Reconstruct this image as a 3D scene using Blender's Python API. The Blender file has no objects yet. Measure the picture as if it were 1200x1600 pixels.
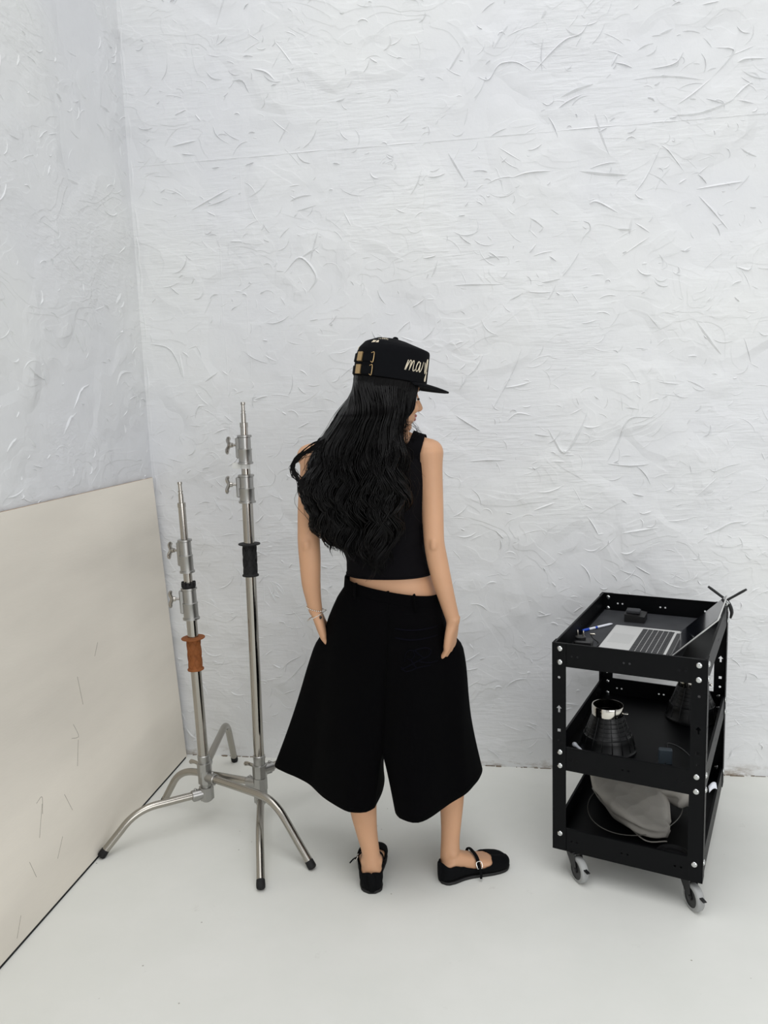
import bpy, bmesh, math, random
import numpy as np
from mathutils import Vector, Matrix
from mathutils.bvhtree import BVHTree

# ------------------------------------------------------------------ camera, sky, lights, exposure
SC = bpy.context.scene
COL = SC.collection
R = math.radians

cam_data = bpy.data.cameras.new('camera')
cam = bpy.data.objects.new('camera', cam_data)
COL.objects.link(cam)
YAW, PITCH, ROLL = R(8.914), R(8.09), R(1.909)
fwd = Vector((-math.sin(YAW) * math.cos(PITCH), math.cos(YAW) * math.cos(PITCH), -math.sin(PITCH)))
rgt = Vector((math.cos(YAW), math.sin(YAW), 0))
dwn = fwd.cross(rgt)
r2 = math.cos(ROLL) * rgt + math.sin(ROLL) * dwn
d2 = -math.sin(ROLL) * rgt + math.cos(ROLL) * dwn
cam.matrix_world = Matrix((
    (r2.x, -d2.x, -fwd.x, 0.0),
    (r2.y, -d2.y, -fwd.y, 0.0),
    (r2.z, -d2.z, -fwd.z, 1.5),
    (0, 0, 0, 1)))
cam_data.sensor_fit = 'VERTICAL'
cam_data.sensor_height = 36.0
cam_data.lens = 36.0 * 1220.0 / 1600.0
cam_data.clip_start = 0.05
SC.camera = cam

world = bpy.data.worlds.new('world')
SC.world = world
world.use_nodes = True
world.node_tree.nodes['Background'].inputs[0].default_value = (0.965, 0.98, 1.0, 1)
world.node_tree.nodes['Background'].inputs[1].default_value = 0.6

def area_light(name, loc, target, sx, sy, energy, color):
    d = bpy.data.lights.new(name, 'AREA')
    d.shape = 'RECTANGLE'
    d.size, d.size_y, d.energy, d.color = sx, sy, energy, color
    o = bpy.data.objects.new(name, d)
    COL.objects.link(o)
    o.location = loc
    o.rotation_euler = (Vector(target) - Vector(loc)).to_track_quat('-Z', 'Y').to_euler()
    return o

area_light('skylight', (-0.4, -0.8, 9.0), (-0.35, 1.3, 0.6), 9.0, 7.0, 560.0, (0.985, 0.99, 1.0))

area_light('fill_light', (2.9, -3.4, 1.9), (-0.9, 2.5, 0.6), 5.0, 3.4, 170, (0.985, 0.99, 1.0))  # added soft fill lamp out of view, evens out the wall brightness

SC.view_settings.view_transform = 'Standard'
SC.view_settings.look = 'None'
SC.view_settings.gamma = 1.0
SC.view_settings.use_curve_mapping = False
SC.view_settings.exposure = -0.20
SC.cycles.max_bounces = 8
SC.cycles.diffuse_bounces = 5
SC.cycles.glossy_bounces = 5
SC.cycles.use_denoising = True

# ------------------------------------------------------------------ helpers
def lin(c):
    return tuple(((v / 255.0) / 12.92 if v / 255.0 <= 0.04045 else ((v / 255.0 + 0.055) / 1.055) ** 2.4) for v in c)

def material(name, rgb, rough=0.5, metal=0.0, spec=0.5, noise=0.0, nscale=20.0, bump=0.0, bscale=80.0, bdist=0.002,
             coat=0.0, stretch=None, aniso=0.0):
    m = bpy.data.materials.new(name)
    m.use_nodes = True
    nt = m.node_tree
    b = nt.nodes['Principled BSDF']
    b.inputs['Base Color'].default_value = (*lin(rgb), 1)
    b.inputs['Roughness'].default_value = rough
    b.inputs['Metallic'].default_value = metal
    b.inputs['Specular IOR Level'].default_value = spec
    b.inputs['Coat Weight'].default_value = coat
    b.inputs['Anisotropic'].default_value = aniso
    tc = nt.nodes.new('ShaderNodeTexCoord')
    src = tc.outputs['Object']
    if stretch:
        mp = nt.nodes.new('ShaderNodeMapping')
        mp.inputs['Scale'].default_value = stretch
        nt.links.new(src, mp.inputs[0])
        src = mp.outputs[0]
    if noise > 0:
        n = nt.nodes.new('ShaderNodeTexNoise')
        n.inputs['Scale'].default_value = nscale
        n.inputs['Detail'].default_value = 5
        nt.links.new(src, n.inputs['Vector'])
        r = nt.nodes.new('ShaderNodeValToRGB')
        c0 = lin(rgb)
        r.color_ramp.elements[0].position = 0.3
        r.color_ramp.elements[1].position = 0.7
        r.color_ramp.elements[0].color = (*[v * (1 - noise) for v in c0], 1)
        r.color_ramp.elements[1].color = (*[min(1, v * (1 + noise)) for v in c0], 1)
        nt.links.new(n.outputs['Fac'], r.inputs['Fac'])
        nt.links.new(r.outputs['Color'], b.inputs['Base Color'])
    if bump > 0:
        n2 = nt.nodes.new('ShaderNodeTexNoise')
        n2.inputs['Scale'].default_value = bscale
        n2.inputs['Detail'].default_value = 4
        nt.links.new(src, n2.inputs['Vector'])
        bp = nt.nodes.new('ShaderNodeBump')
        bp.inputs['Strength'].default_value = bump
        bp.inputs['Distance'].default_value = bdist
        nt.links.new(n2.outputs['Fac'], bp.inputs['Height'])
        nt.links.new(bp.outputs['Normal'], b.inputs['Normal'])
    return m

def obj(name, verts, faces, mat, parent=None, smooth=True, auto=None):
    me = bpy.data.meshes.new(name)
    me.from_pydata([tuple(v) for v in verts], [], faces)
    me.update()
    if mat:
        me.materials.append(mat)
    o = bpy.data.objects.new(name, me)
    COL.objects.link(o)
    if parent:
        o.parent = parent
    fix(me)
    if smooth:
        me.polygons.foreach_set('use_smooth', [True] * len(me.polygons))
        if auto is not None:
            me.set_sharp_from_angle(angle=R(auto))
    return o

def fix(me):
    bm = bmesh.new()
    bm.from_mesh(me)
    bmesh.ops.recalc_face_normals(bm, faces=bm.faces)
    bm.to_mesh(me)
    bm.free()

def empty(name, loc=(0, 0, 0), rz=0.0):
    o = bpy.data.objects.new(name, None)
    COL.objects.link(o)
    o.location = loc
    o.rotation_euler = (0, 0, rz)
    o.empty_display_size = 0.1
    return o

def tag(o, label, cat, group=None):
    o['label'] = label
    o['category'] = cat
    if group:
        o['group'] = group
    return o

def share(name, src, parent, matrix):
    o = bpy.data.objects.new(name, src.data)
    COL.objects.link(o)
    o.parent = parent
    o.matrix_local = matrix
    return o

class MB:
    """collects shapes that make up ONE part"""
    def __init__(self):
        self.v, self.f = [], []
    def add(self, vf, M=None):
        n = len(self.v)
        vs, fs = vf
        self.v += [tuple(M @ Vector(p)) for p in vs] if M else [tuple(p) for p in vs]
        self.f += [tuple(i + n for i in f) for f in fs]
        return self
    def build(self, name, mat, parent=None, smooth=True, auto=40):
        return obj(name, self.v, self.f, mat, parent, smooth, auto)

def catmull(pts, n):
    """n samples along a Catmull-Rom curve through pts (any dimension)"""
    P = np.array(pts, float)
    if len(P) == 2:
        return np.array([P[0] + (P[1] - P[0]) * t for t in np.linspace(0, 1, n)])
    Q = np.vstack([2 * P[0] - P[1], P, 2 * P[-1] - P[-2]])
    out = []
    m = len(P) - 1
    for t in np.linspace(0, m, n):
        i = min(int(t), m - 1)
        u = t - i
        p0, p1, p2, p3 = Q[i], Q[i + 1], Q[i + 2], Q[i + 3]
        out.append(0.5 * (2 * p1 + (p2 - p0) * u + (2 * p0 - 5 * p1 + 4 * p2 - p3) * u * u + (3 * p1 - p0 - 3 * p2 + p3) * u ** 3))
    return np.array(out)

def tube(pts, rad, seg=12, caps=True, flat=None, up=None, closed=False):
    """swept tube; rad a number or one per point; flat=(a,b) squashes the section along the frame's two axes"""
    P = np.array(pts, float)
    n = len(P)
    r = np.full(n, rad) if np.isscalar(rad) else np.array(rad, float)
    T = np.gradient(P, axis=0)
    if closed:
        T = np.roll(P, -1, 0) - np.roll(P, 1, 0)
    T /= np.linalg.norm(T, axis=1)[:, None] + 1e-12
    a = np.array(up if up is not None else ((0, 0, 1) if abs(T[0][2]) < 0.9 else (0, 1, 0)), float)
    verts, faces = [], []
    for i in range(n):
        a = a - T[i] * (a @ T[i])
        a /= np.linalg.norm(a) + 1e-12
        b = np.cross(T[i], a)
        fa, fb = flat if flat else (1, 1)
        for k in range(seg):
            t = 2 * math.pi * k / seg
            verts.append(P[i] + r[i] * (fa * math.cos(t) * a + fb * math.sin(t) * b))
    m = n if closed else n - 1
    for i in range(m):
        j = (i + 1) % n
        for k in range(seg):
            k2 = (k + 1) % seg
            faces.append((i * seg + k, i * seg + k2, j * seg + k2, j * seg + k))
    if caps and not closed:
        faces.append(tuple(range(seg)))
        faces.append(tuple(range((n - 1) * seg, n * seg)))
    return verts, faces

def lathe(profile, base=(0, 0, 0), axis=(0, 0, 1), seg=24, ref=None):
    """profile of (height, radius) turned about an axis"""
    ax = Vector(axis).normalized()
    r0 = Vector(ref) if ref else (Vector((1, 0, 0)) if abs(ax.x) < 0.9 else Vector((0, 1, 0)))
    a = (r0 - ax * r0.dot(ax)).normalized()
    b = ax.cross(a)
    B = Vector(base)
    verts, faces = [], []
    for h, r in profile:
        for k in range(seg):
            t = 2 * math.pi * k / seg
            verts.append(tuple(B + ax * h + (a * math.cos(t) + b * math.sin(t)) * r))
    n = len(profile)
    for i in range(n - 1):
        for k in range(seg):
            k2 = (k + 1) % seg
            faces.append((i * seg + k, i * seg + k2, (i + 1) * seg + k2, (i + 1) * seg + k))
    faces.append(tuple(range(seg)))
    faces.append(tuple(range((n - 1) * seg, n * seg)))
    return verts, faces

def loft(rings, caps=True, closed=False):
    n, s = len(rings), len(rings[0])
    verts = [tuple(p) for r in rings for p in r]
    faces = []
    for i in range(n - 1 + (1 if closed else 0)):
        j = (i + 1) % n
        for k in range(s):
            k2 = (k + 1) % s
            faces.append((i * s + k, i * s + k2, j * s + k2, j * s + k))
    if caps and not closed:
        faces.append(tuple(range(s)))
        faces.append(tuple(range((n - 1) * s, n * s)))
    return verts, faces

def box(lo, hi, bev=0.0):
    """box with chamfered edges"""
    lo, hi = np.array(lo, float), np.array(hi, float)
    if bev <= 0:
        x0, y0, z0 = lo
        x1, y1, z1 = hi
        v = [(x0, y0, z0), (x1, y0, z0), (x1, y1, z0), (x0, y1, z0), (x0, y0, z1), (x1, y0, z1), (x1, y1, z1), (x0, y1, z1)]
        f = [(0, 3, 2, 1), (4, 5, 6, 7), (0, 1, 5, 4), (1, 2, 6, 5), (2, 3, 7, 6), (3, 0, 4, 7)]
        return v, f
    def ring(z, ins):
        x0, y0, x1, y1 = lo[0] + ins, lo[1] + ins, hi[0] - ins, hi[1] - ins
        c = bev
        return [(x0 + c, y0, z), (x1 - c, y0, z), (x1, y0 + c, z), (x1, y1 - c, z), (x1 - c, y1, z), (x0 + c, y1, z), (x0, y1 - c, z), (x0, y0 + c, z)]
    return loft([ring(lo[2], bev), ring(lo[2] + bev, 0), ring(hi[2] - bev, 0), ring(hi[2], bev)])

def plate(outer, holes, thick, M):
    """flat sheet with real punched holes: outline in (x, y), thickness along local z; M places it"""
    cu = bpy.data.curves.new('tmp', 'CURVE')
    cu.dimensions = '2D'
    cu.fill_mode = 'BOTH'
    cu.extrude = thick / 2
    for loop in [outer] + holes:
        s = cu.splines.new('POLY')
        s.points.add(len(loop) - 1)
        for p, q in zip(s.points, loop):
            p.co = (q[0], q[1], 0, 1)
        s.use_cyclic_u = True
    o = bpy.data.objects.new('tmp', cu)
    me = bpy.data.meshes.new_from_object(o)
    vs = [tuple(M @ v.co) for v in me.vertices]
    fs = [tuple(p.vertices) for p in me.polygons]
    bpy.data.objects.remove(o)
    bpy.data.curves.remove(cu)
    bpy.data.meshes.remove(me)
    return vs, fs

def circle(cx, cy, r, n=10):
    return [(cx + r * math.cos(2 * math.pi * k / n), cy + r * math.sin(2 * math.pi * k / n)) for k in range(n)]

def frame(origin, x, z):
    """matrix whose local X is x and local Z is z"""
    X = Vector(x).normalized()
    Z = Vector(z).normalized()
    Y = Z.cross(X).normalized()
    X = Y.cross(Z)
    o = Vector(origin)
    return Matrix(((X.x, Y.x, Z.x, o.x), (X.y, Y.y, Z.y, o.y), (X.z, Y.z, Z.z, o.z), (0, 0, 0, 1)))

rnd = random.Random(7)

# ------------------------------------------------------------------ setting materials
def plaster_material():
    m = bpy.data.materials.new('white_plaster')
    m.use_nodes = True
    nt = m.node_tree
    b = nt.nodes['Principled BSDF']
    b.inputs['Roughness'].default_value = 0.55
    b.inputs['Specular IOR Level'].default_value = 0.3
    geo = nt.nodes.new('ShaderNodeNewGeometry')
    pos = geo.outputs['Position']
    def noise(scale, detail, stretch=(1, 1, 1), rot=(0, 0, 0), dist=0.0, rough=0.5):
        mp = nt.nodes.new('ShaderNodeMapping')
        mp.inputs['Scale'].default_value = stretch
        mp.inputs['Rotation'].default_value = rot
        nt.links.new(pos, mp.inputs[0])
        n = nt.nodes.new('ShaderNodeTexNoise')
        n.inputs['Scale'].default_value = scale
        n.inputs['Detail'].default_value = detail
        n.inputs['Distortion'].default_value = dist
        n.inputs['Roughness'].default_value = rough
        nt.links.new(mp.outputs[0], n.inputs['Vector'])
        return n.outputs['Fac']
    def math_(op, a, bb=None, c=None):
        n = nt.nodes.new('ShaderNodeMath')
        n.operation = op
        for i, x in enumerate((a, bb, c)):
            if x is None:
                continue
            if isinstance(x, (int, float)):
                n.inputs[i].default_value = x
            else:
                nt.links.new(x, n.inputs[i])
        return n.outputs[0]
    # trowel relief: soft undulation, terraces where one pass ends over another, patches of fine drag lines
    def masked(x, mk, lo, hi):
        mr = nt.nodes.new('ShaderNodeMapRange')
        mr.inputs[1].default_value, mr.inputs[2].default_value = lo, hi
        nt.links.new(mk, mr.inputs[0])
        return math_('MULTIPLY', x, mr.outputs[0])
    def terrace(x, k, pw):
        st = math_('MULTIPLY', x, k)
        fl = math_('FLOOR', st)
        return math_('ADD', fl, math_('POWER', math_('SUBTRACT', st, fl), pw))
    t1 = terrace(noise(3.2, 2.5, (1, 1, 1.5), (0, 0.5, 0), 0.9, 0.45), 9.0, 10.0)
    t2 = terrace(noise(4.5, 2.5, (1, 1, 1.4), (0, -0.7, 0.4), 0.8, 0.45), 8.0, 10.0)
    h = math_('MULTIPLY', masked(t1, noise(2.6, 2), 0.47, 0.55), 0.10)
    h = math_('ADD', h, math_('MULTIPLY', masked(t2, noise(3.1, 2, rot=(1, 0, 0)), 0.48, 0.56), 0.08))
    drag = noise(30, 4, (0.35, 1, 2.6), (0, 0.12, 0), 0.4)
    h = math_('ADD', h, math_('MULTIPLY', masked(drag, noise(2.0, 3, rot=(0, 1, 0)), 0.45, 0.62), 0.30))
    h = math_('ADD', h, math_('MULTIPLY', noise(45, 4), 0.10))
    h = math_('ADD', h, math_('MULTIPLY', noise(3.0, 3), 0.6))
    bp = nt.nodes.new('ShaderNodeBump')
    bp.inputs['Strength'].default_value = 0.92
    bp.inputs['Distance'].default_value = 0.012
    nt.links.new(h, bp.inputs['Height'])
    nt.links.new(bp.outputs['Normal'], b.inputs['Normal'])
    # colour: white paint, a faint warm/cool blotch, brown damp dirt along the foot of the wall
    ramp = nt.nodes.new('ShaderNodeValToRGB')
    ramp.color_ramp.elements[0].position, ramp.color_ramp.elements[1].position = 0.35, 0.65
    ramp.color_ramp.elements[0].color = (*lin((214, 215, 217)), 1)
    ramp.color_ramp.elements[1].color = (*lin((220, 221, 220)), 1)
    nt.links.new(noise(1.3, 3), ramp.inputs[0])
    sep = nt.nodes.new('ShaderNodeSeparateXYZ')
    nt.links.new(pos, sep.inputs[0])
    low = nt.nodes.new('ShaderNodeMapRange')
    low.inputs[1].default_value, low.inputs[2].default_value = 0.055, 0.0
    nt.links.new(sep.outputs['Z'], low.inputs[0])
    dn = nt.nodes.new('ShaderNodeMapRange')
    dn.inputs[1].default_value, dn.inputs[2].default_value = 0.50, 0.66
    nt.links.new(noise(9, 6, (1, 1, 2.2), rough=0.7), dn.inputs[0])
    d = math_('MULTIPLY', math_('MULTIPLY', low.outputs[0], dn.outputs[0]), 0.9)
    mc = nt.nodes.new('ShaderNodeMix')
    mc.data_type = 'RGBA'
    nt.links.new(d, mc.inputs[0])
    nt.links.new(ramp.outputs[0], mc.inputs[6])
    mc.inputs[7].default_value = (*lin((134, 118, 96)), 1)
    nt.links.new(mc.outputs[2], b.inputs['Base Color'])
    return m

def floor_material():
    m = bpy.data.materials.new('grey_floor_paint')
    m.use_nodes = True
    nt = m.node_tree
    b = nt.nodes['Principled BSDF']
    b.inputs['Roughness'].default_value = 0.84
    b.inputs['Specular IOR Level'].default_value = 0.3
    geo = nt.nodes.new('ShaderNodeNewGeometry')
    def noise(scale, detail, rough=0.5):
        n = nt.nodes.new('ShaderNodeTexNoise')
        n.inputs['Scale'].default_value = scale
        n.inputs['Detail'].default_value = detail
        n.inputs['Roughness'].default_value = rough
        nt.links.new(geo.outputs['Position'], n.inputs['Vector'])
        return n.outputs['Fac']
    r = nt.nodes.new('ShaderNodeValToRGB')
    r.color_ramp.elements[0].position, r.color_ramp.elements[1].position = 0.3, 0.7
    r.color_ramp.elements[0].color = (*lin((217, 218, 212)), 1)
    r.color_ramp.elements[1].color = (*lin((225, 225, 220)), 1)
    nt.links.new(noise(2.0, 5, 0.6), r.inputs[0])
    # small dark specks and scuffs
    vo = nt.nodes.new('ShaderNodeTexVoronoi')
    vo.inputs['Scale'].default_value = 16
    nt.links.new(geo.outputs['Position'], vo.inputs['Vector'])
    sp = nt.nodes.new('ShaderNodeMapRange')
    sp.inputs[1].default_value, sp.inputs[2].default_value = 0.055, 0.02
    nt.links.new(vo.outputs['Distance'], sp.inputs[0])
    pick = nt.nodes.new('ShaderNodeMapRange')
    pick.inputs[1].default_value, pick.inputs[2].default_value = 0.62, 0.72
    nt.links.new(vo.outputs['Color'], pick.inputs[0])
    mul = nt.nodes.new('ShaderNodeMath')
    mul.operation = 'MULTIPLY'
    nt.links.new(sp.outputs[0], mul.inputs[0])
    nt.links.new(pick.outputs[0], mul.inputs[1])
    sc = nt.nodes.new('ShaderNodeMapRange')
    sc.inputs[1].default_value, sc.inputs[2].default_value = 0.64, 0.76
    sc.inputs[4].default_value = 0.35
    nt.links.new(noise(7, 8, 0.75), sc.inputs[0])
    mx = nt.nodes.new('ShaderNodeMath')
    mx.operation = 'MAXIMUM'
    nt.links.new(mul.outputs[0], mx.inputs[0])
    nt.links.new(sc.outputs[0], mx.inputs[1])
    mc = nt.nodes.new('ShaderNodeMix')
    mc.data_type = 'RGBA'
    nt.links.new(mx.outputs[0], mc.inputs[0])
    nt.links.new(r.outputs[0], mc.inputs[6])
    mc.inputs[7].default_value = (*lin((150, 147, 136)), 1)
    nt.links.new(mc.outputs[2], b.inputs['Base Color'])
    bp = nt.nodes.new('ShaderNodeBump')
    bp.inputs['Strength'].default_value = 0.12
    bp.inputs['Distance'].default_value = 0.004
    nt.links.new(noise(25, 5), bp.inputs['Height'])
    nt.links.new(bp.outputs['Normal'], b.inputs['Normal'])
    return m

M_PLASTER = plaster_material()
M_FLOOR = floor_material()
M_DIRT = material('wall_foot_dirt', (120, 108, 92), 0.9, noise=0.4, nscale=60)

# ------------------------------------------------------------------ room shell
BACK_Y, LEFT_X = 3.055, -1.452
fl = obj('floor', *box((LEFT_X - 0.2, -2.0, -0.1), (3.6, BACK_Y + 0.2, 0.0)), M_FLOOR, smooth=False)
fl['kind'] = 'structure'
wb = obj('wall_back', *box((LEFT_X - 0.2, BACK_Y, 0.0), (3.6, BACK_Y + 0.2, 4.4)), M_PLASTER, smooth=False)
wb['kind'] = 'structure'
wl = obj('wall_left', *box((LEFT_X - 0.2, -2.0, 0.0), (LEFT_X, BACK_Y, 4.4)), M_PLASTER, smooth=False)
wl['kind'] = 'structure'

BACK_STROKES = [
    [(0.460, 2.595), (0.533, 2.600), (0.605, 2.594), (0.708, 2.573)],
    [(0.616, 2.500), (0.669, 2.532), (0.730, 2.578)],
    [(0.730, 2.578), (0.790, 2.643), (0.793, 2.665), (0.736, 2.676)],
    [(0.400, 2.658), (0.432, 2.648), (0.464, 2.634)],
    [(0.389, 2.646), (0.414, 2.690)],
    [(0.598, 2.466), (0.679, 2.465), (0.750, 2.481), (0.807, 2.503)],
    [(0.812, 2.620), (0.842, 2.628), (0.908, 2.625)],
    [(0.802, 2.503), (0.836, 2.535), (0.862, 2.552)],
    [(0.332, 2.499), (0.356, 2.425), (0.384, 2.350)],
    [(0.474, 2.211), (0.515, 2.267), (0.564, 2.368)],
    [(0.564, 2.368), (0.591, 2.343), (0.647, 2.267)],
    [(0.277, 2.303), (0.362, 2.288), (0.445, 2.277)],
    [(0.033, 2.295), (0.096, 2.309), (0.182, 2.310)],
    [(0.206, 2.523), (0.239, 2.543), (0.295, 2.565)],
    [(0.211, 2.559), (0.267, 2.581), (0.327, 2.594)],
    [(-0.087, 2.658), (-0.044, 2.640), (-0.010, 2.683), (0.018, 2.693), (0.061, 2.689), (0.117, 2.653)],
    [(0.117, 2.651), (0.174, 2.706), (0.230, 2.749), (0.285, 2.766), (0.313, 2.807)],
    [(-0.024, 2.742), (0.005, 2.789), (0.029, 2.817)],
    [(-0.195, 2.404), (-0.166, 2.355), (-0.133, 2.296)],
    [(0.315, 2.185), (0.343, 2.190), (0.419, 2.146)],
    [(0.415, 2.092), (0.466, 2.087)],
    [(0.457, 2.069), (0.466, 2.128)],
    [(0.475, 2.109), (0.531, 2.069)],
    [(0.099, 2.025), (0.124, 2.056)],
    [(0.694, 2.186), (0.741, 2.133), (0.797, 2.065)],
    [(0.146, 2.828), (0.165, 2.861)],
    [(0.685, 2.210), (0.846, 2.225)],
    [(0.625, 2.232), (0.652, 2.248)],
    [(0.523, 2.625), (0.604, 2.635), (0.634, 2.675)],
    [(0.816, 2.498), (0.873, 2.481)],
    [(0.549, 2.736), (0.597, 2.752)],
    [(-0.189, 2.681), (-0.129, 2.766)],
    [(0.230, 2.789), (0.258, 2.766), (0.285, 2.766)],
    [(0.383, 1.240), (0.426, 1.325), (0.464, 1.404), (0.560, 1.406)],
    [(0.383, 1.237), (0.466, 1.228), (0.539, 1.232)],
    [(0.165, 1.377), (0.190, 1.331), (0.229, 1.284), (0.289, 1.379), (0.313, 1.438)],
    [(0.009, 1.407), (0.050, 1.436), (0.110, 1.424)],
    [(-0.189, 1.438), (-0.133, 1.401), (-0.093, 1.374)],
    [(-0.185, 1.925), (-0.104, 1.925), (0.005, 1.919)],
    [(0.142, 1.917), (0.210, 1.927)],
    [(0.827, 1.935), (0.873, 1.921), (0.885, 1.968)],
    [(0.736, 0.960), (0.779, 0.975), (0.835, 1.005), (0.892, 1.010)],
    [(0.439, 0.967), (0.576, 0.989)],
    [(0.108, 1.059), (0.189, 1.089)],
    [(-0.037, 0.981), (-0.006, 0.949)],
    [(0.490, 0.842), (0.550, 0.805)],
    [(0.220, 1.289), (0.249, 1.281)],
    [(-0.046, 1.449), (0.031, 1.588), (0.072, 1.686)],
    [(0.695, 1.754), (0.743, 1.686), (0.786, 1.627)],
    [(-0.136, 1.256), (-0.074, 1.260), (0.003, 1.258)],
    [(0.477, 1.121), (0.521, 1.111)],
    [(-0.844, 2.003), (-0.774, 2.060), (-0.715, 1.987), (-0.749, 1.930)],
    [(-0.774, 2.060), (-0.701, 2.098)],
    [(-0.698, 2.160), (-0.737, 2.038)],
    [(-1.295, 1.723), (-1.282, 1.617)],
    [(-1.425, 1.762), (-1.344, 1.744), (-1.307, 1.695), (-1.287, 1.618)],
    [(-1.247, 1.452), (-1.229, 1.500), (-1.198, 1.504)],
    [(-1.316, 1.983), (-1.278, 1.948)],
    [(-1.266, 2.507), (-1.167, 2.521)],
    [(-1.248, 2.620), (-1.198, 2.637)],
    [(-1.096, 2.572), (-1.079, 2.531), (-1.033, 2.497)],
    [(-0.931, 2.760), (-0.875, 2.742), (-0.840, 2.709)],
    [(-1.165, 2.617), (-1.143, 2.589)],
    [(-1.205, 2.265), (-1.114, 2.304), (-1.043, 2.335)],
    [(-1.009, 2.724), (-0.966, 2.720), (-0.945, 2.676)],
    [(-1.111, 2.768), (-1.084, 2.740), (-1.047, 2.732)],
    [(-1.056, 2.138), (-0.997, 2.134)],
]
LEFT_STROKES = [
    [(2.425, 1.423), (2.470, 1.474), (2.502, 1.485)],
    [(2.498, 1.506), (2.555, 1.571), (2.615, 1.593)],
    [(2.858, 1.893), (2.914, 1.944)],
    [(2.851, 2.610), (2.931, 2.608)],
    [(2.581, 2.281), (2.657, 2.281)],
    [(2.817, 1.591), (2.862, 1.637), (2.953, 1.645)],
]

def ridge(mb, pts, w, h, place, n=None):
    """a raised lip of plaster along a polyline on the wall: steep on one side, feathered on the other"""
    L = sum(math.dist(a, b) for a, b in zip(pts, pts[1:]))
    n = n or max(6, int(L / 0.012))
    P = catmull(pts, n)
    T = np.gradient(P, axis=0)
    T /= np.linalg.norm(T, axis=1)[:, None] + 1e-9
    N = np.stack([-T[:, 1], T[:, 0]], 1)
    vs, fs = [], []
    side = 1 if rnd.random() < 0.5 else -1
    jit = [rnd.uniform(0.55, 1.25) for _ in range(n)]
    for i in range(n):
        t = i / (n - 1)
        e = max(0.0, math.sin(math.pi * min(1, max(0, t)))) ** 0.6
        k = e * jit[i]
        for off, hh in ((-0.28, -0.0006), (0.0, h * k), (0.22, h * k * 0.85), (1.0, -0.0006)):
            q = P[i] + N[i] * side * w * off * (0.3 + 0.7 * e)
            vs.append(place(q[0], q[1], hh))
    for i in range(n - 1):
        for j in range(3):
            a = i * 4 + j
            fs.append((a, a + 1, a + 5, a + 4))
    mb.add((vs, fs))

on_back = lambda x, z, h: (x, BACK_Y - h, z)
on_left = lambda y, z, h: (LEFT_X + h, y, z)

mb = MB()
for s in BACK_STROKES:
    ridge(mb, s, rnd.uniform(0.005, 0.009), rnd.uniform(0.0044, 0.0068), on_back)
def random_strokes(mb, count, a0, a1, place):
    for _ in range(count):
        x, z = rnd.uniform(a0, a1), rnd.uniform(0.05, 3.25)
        ang = rnd.choice((rnd.gauss(0.1, 0.35), rnd.gauss(0.75, 0.3), rnd.gauss(-0.8, 0.4)))
        L = rnd.choice((0.02, 0.03, 0.045, 0.06, 0.09)) * rnd.uniform(0.7, 1.3)
        bend = rnd.gauss(0, 1.1)
        pts = []
        for k in range(4):
            pts.append((x, z))
            x += math.cos(ang) * L / 3
            z += math.sin(ang) * L / 3
            ang += bend / 3
        ridge(mb, pts, rnd.uniform(0.0022, 0.0058), rnd.choice((.0014, .0020, .0030, .0044)) * rnd.uniform(.8, 1.3), place, 8)
random_strokes(mb, 1900, -1.43, 1.6, on_back)
o = mb.build('plaster_ridge', M_PLASTER, wb)
o['kind'] = 'stuff'
mb = MB()
for s in LEFT_STROKES:
    ridge(mb, s, rnd.uniform(0.007, 0.011), rnd.uniform(0.004, 0.0062), on_left)
random_strokes(mb, 600, 1.3, 3.03, on_left)
o = mb.build('plaster_ridge', M_PLASTER, wl)
o['kind'] = 'stuff'
# board joint across the back wall and the rough corner bead
mb = MB()
x = LEFT_X
while x < 2.4:
    L = rnd.uniform(0.08, 0.3)
    ridge(mb, [(x, 2.446 + rnd.gauss(0, .001)), (x + L / 2, 2.446), (x + L + 0.02, 2.446 + rnd.gauss(0, .001))], 0.006, rnd.uniform(0.0012, 0.0028), on_back)
    x += L
for vx in (-1.10, -1.0):
    z = 0.6
    while z < 2.3:
        L = rnd.uniform(0.1, 0.3)
        if rnd.random() < 0.55:
            ridge(mb, [(vx, z), (vx + 0.002, z + L / 2), (vx, z + L)], 0.008, 0.0009, on_back)
        z += L
mb.build('joint_seam', M_PLASTER, wb)
mb = MB()
z = 0.0
while z < 3.4:
    L = rnd.uniform(0.05, 0.16)
    ridge(mb, [(LEFT_X + 0.012 + rnd.gauss(0, .003), z), (LEFT_X + 0.016 + rnd.gauss(0, .004), z + L / 2), (LEFT_X + 0.012, z + L)], 0.012, rnd.uniform(0.0008, 0.003), on_back)
    z += L * rnd.uniform(0.8, 1.6)
mb.build('corner_bead', M_PLASTER, wb)
# crumbled filler and dirt in the joint between wall and floor
mb = MB()
x = -1.40
while x < 2.2:
    L = rnd.choice((.005, .008, .012, .02, .035)) * rnd.uniform(.7, 1.4)
    y = BACK_Y - rnd.uniform(0.002, 0.008)
    zt = rnd.uniform(0.001, 0.0045)
    if rnd.random() < 0.62:
        mb.add(box((x, y, -0.001), (x + L, BACK_Y + 0.002, zt), 0.0015))
    x += L * rnd.uniform(0.9, 1.5)
o = mb.build('joint_dirt', M_DIRT, wb)
o['kind'] = 'stuff'

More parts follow.
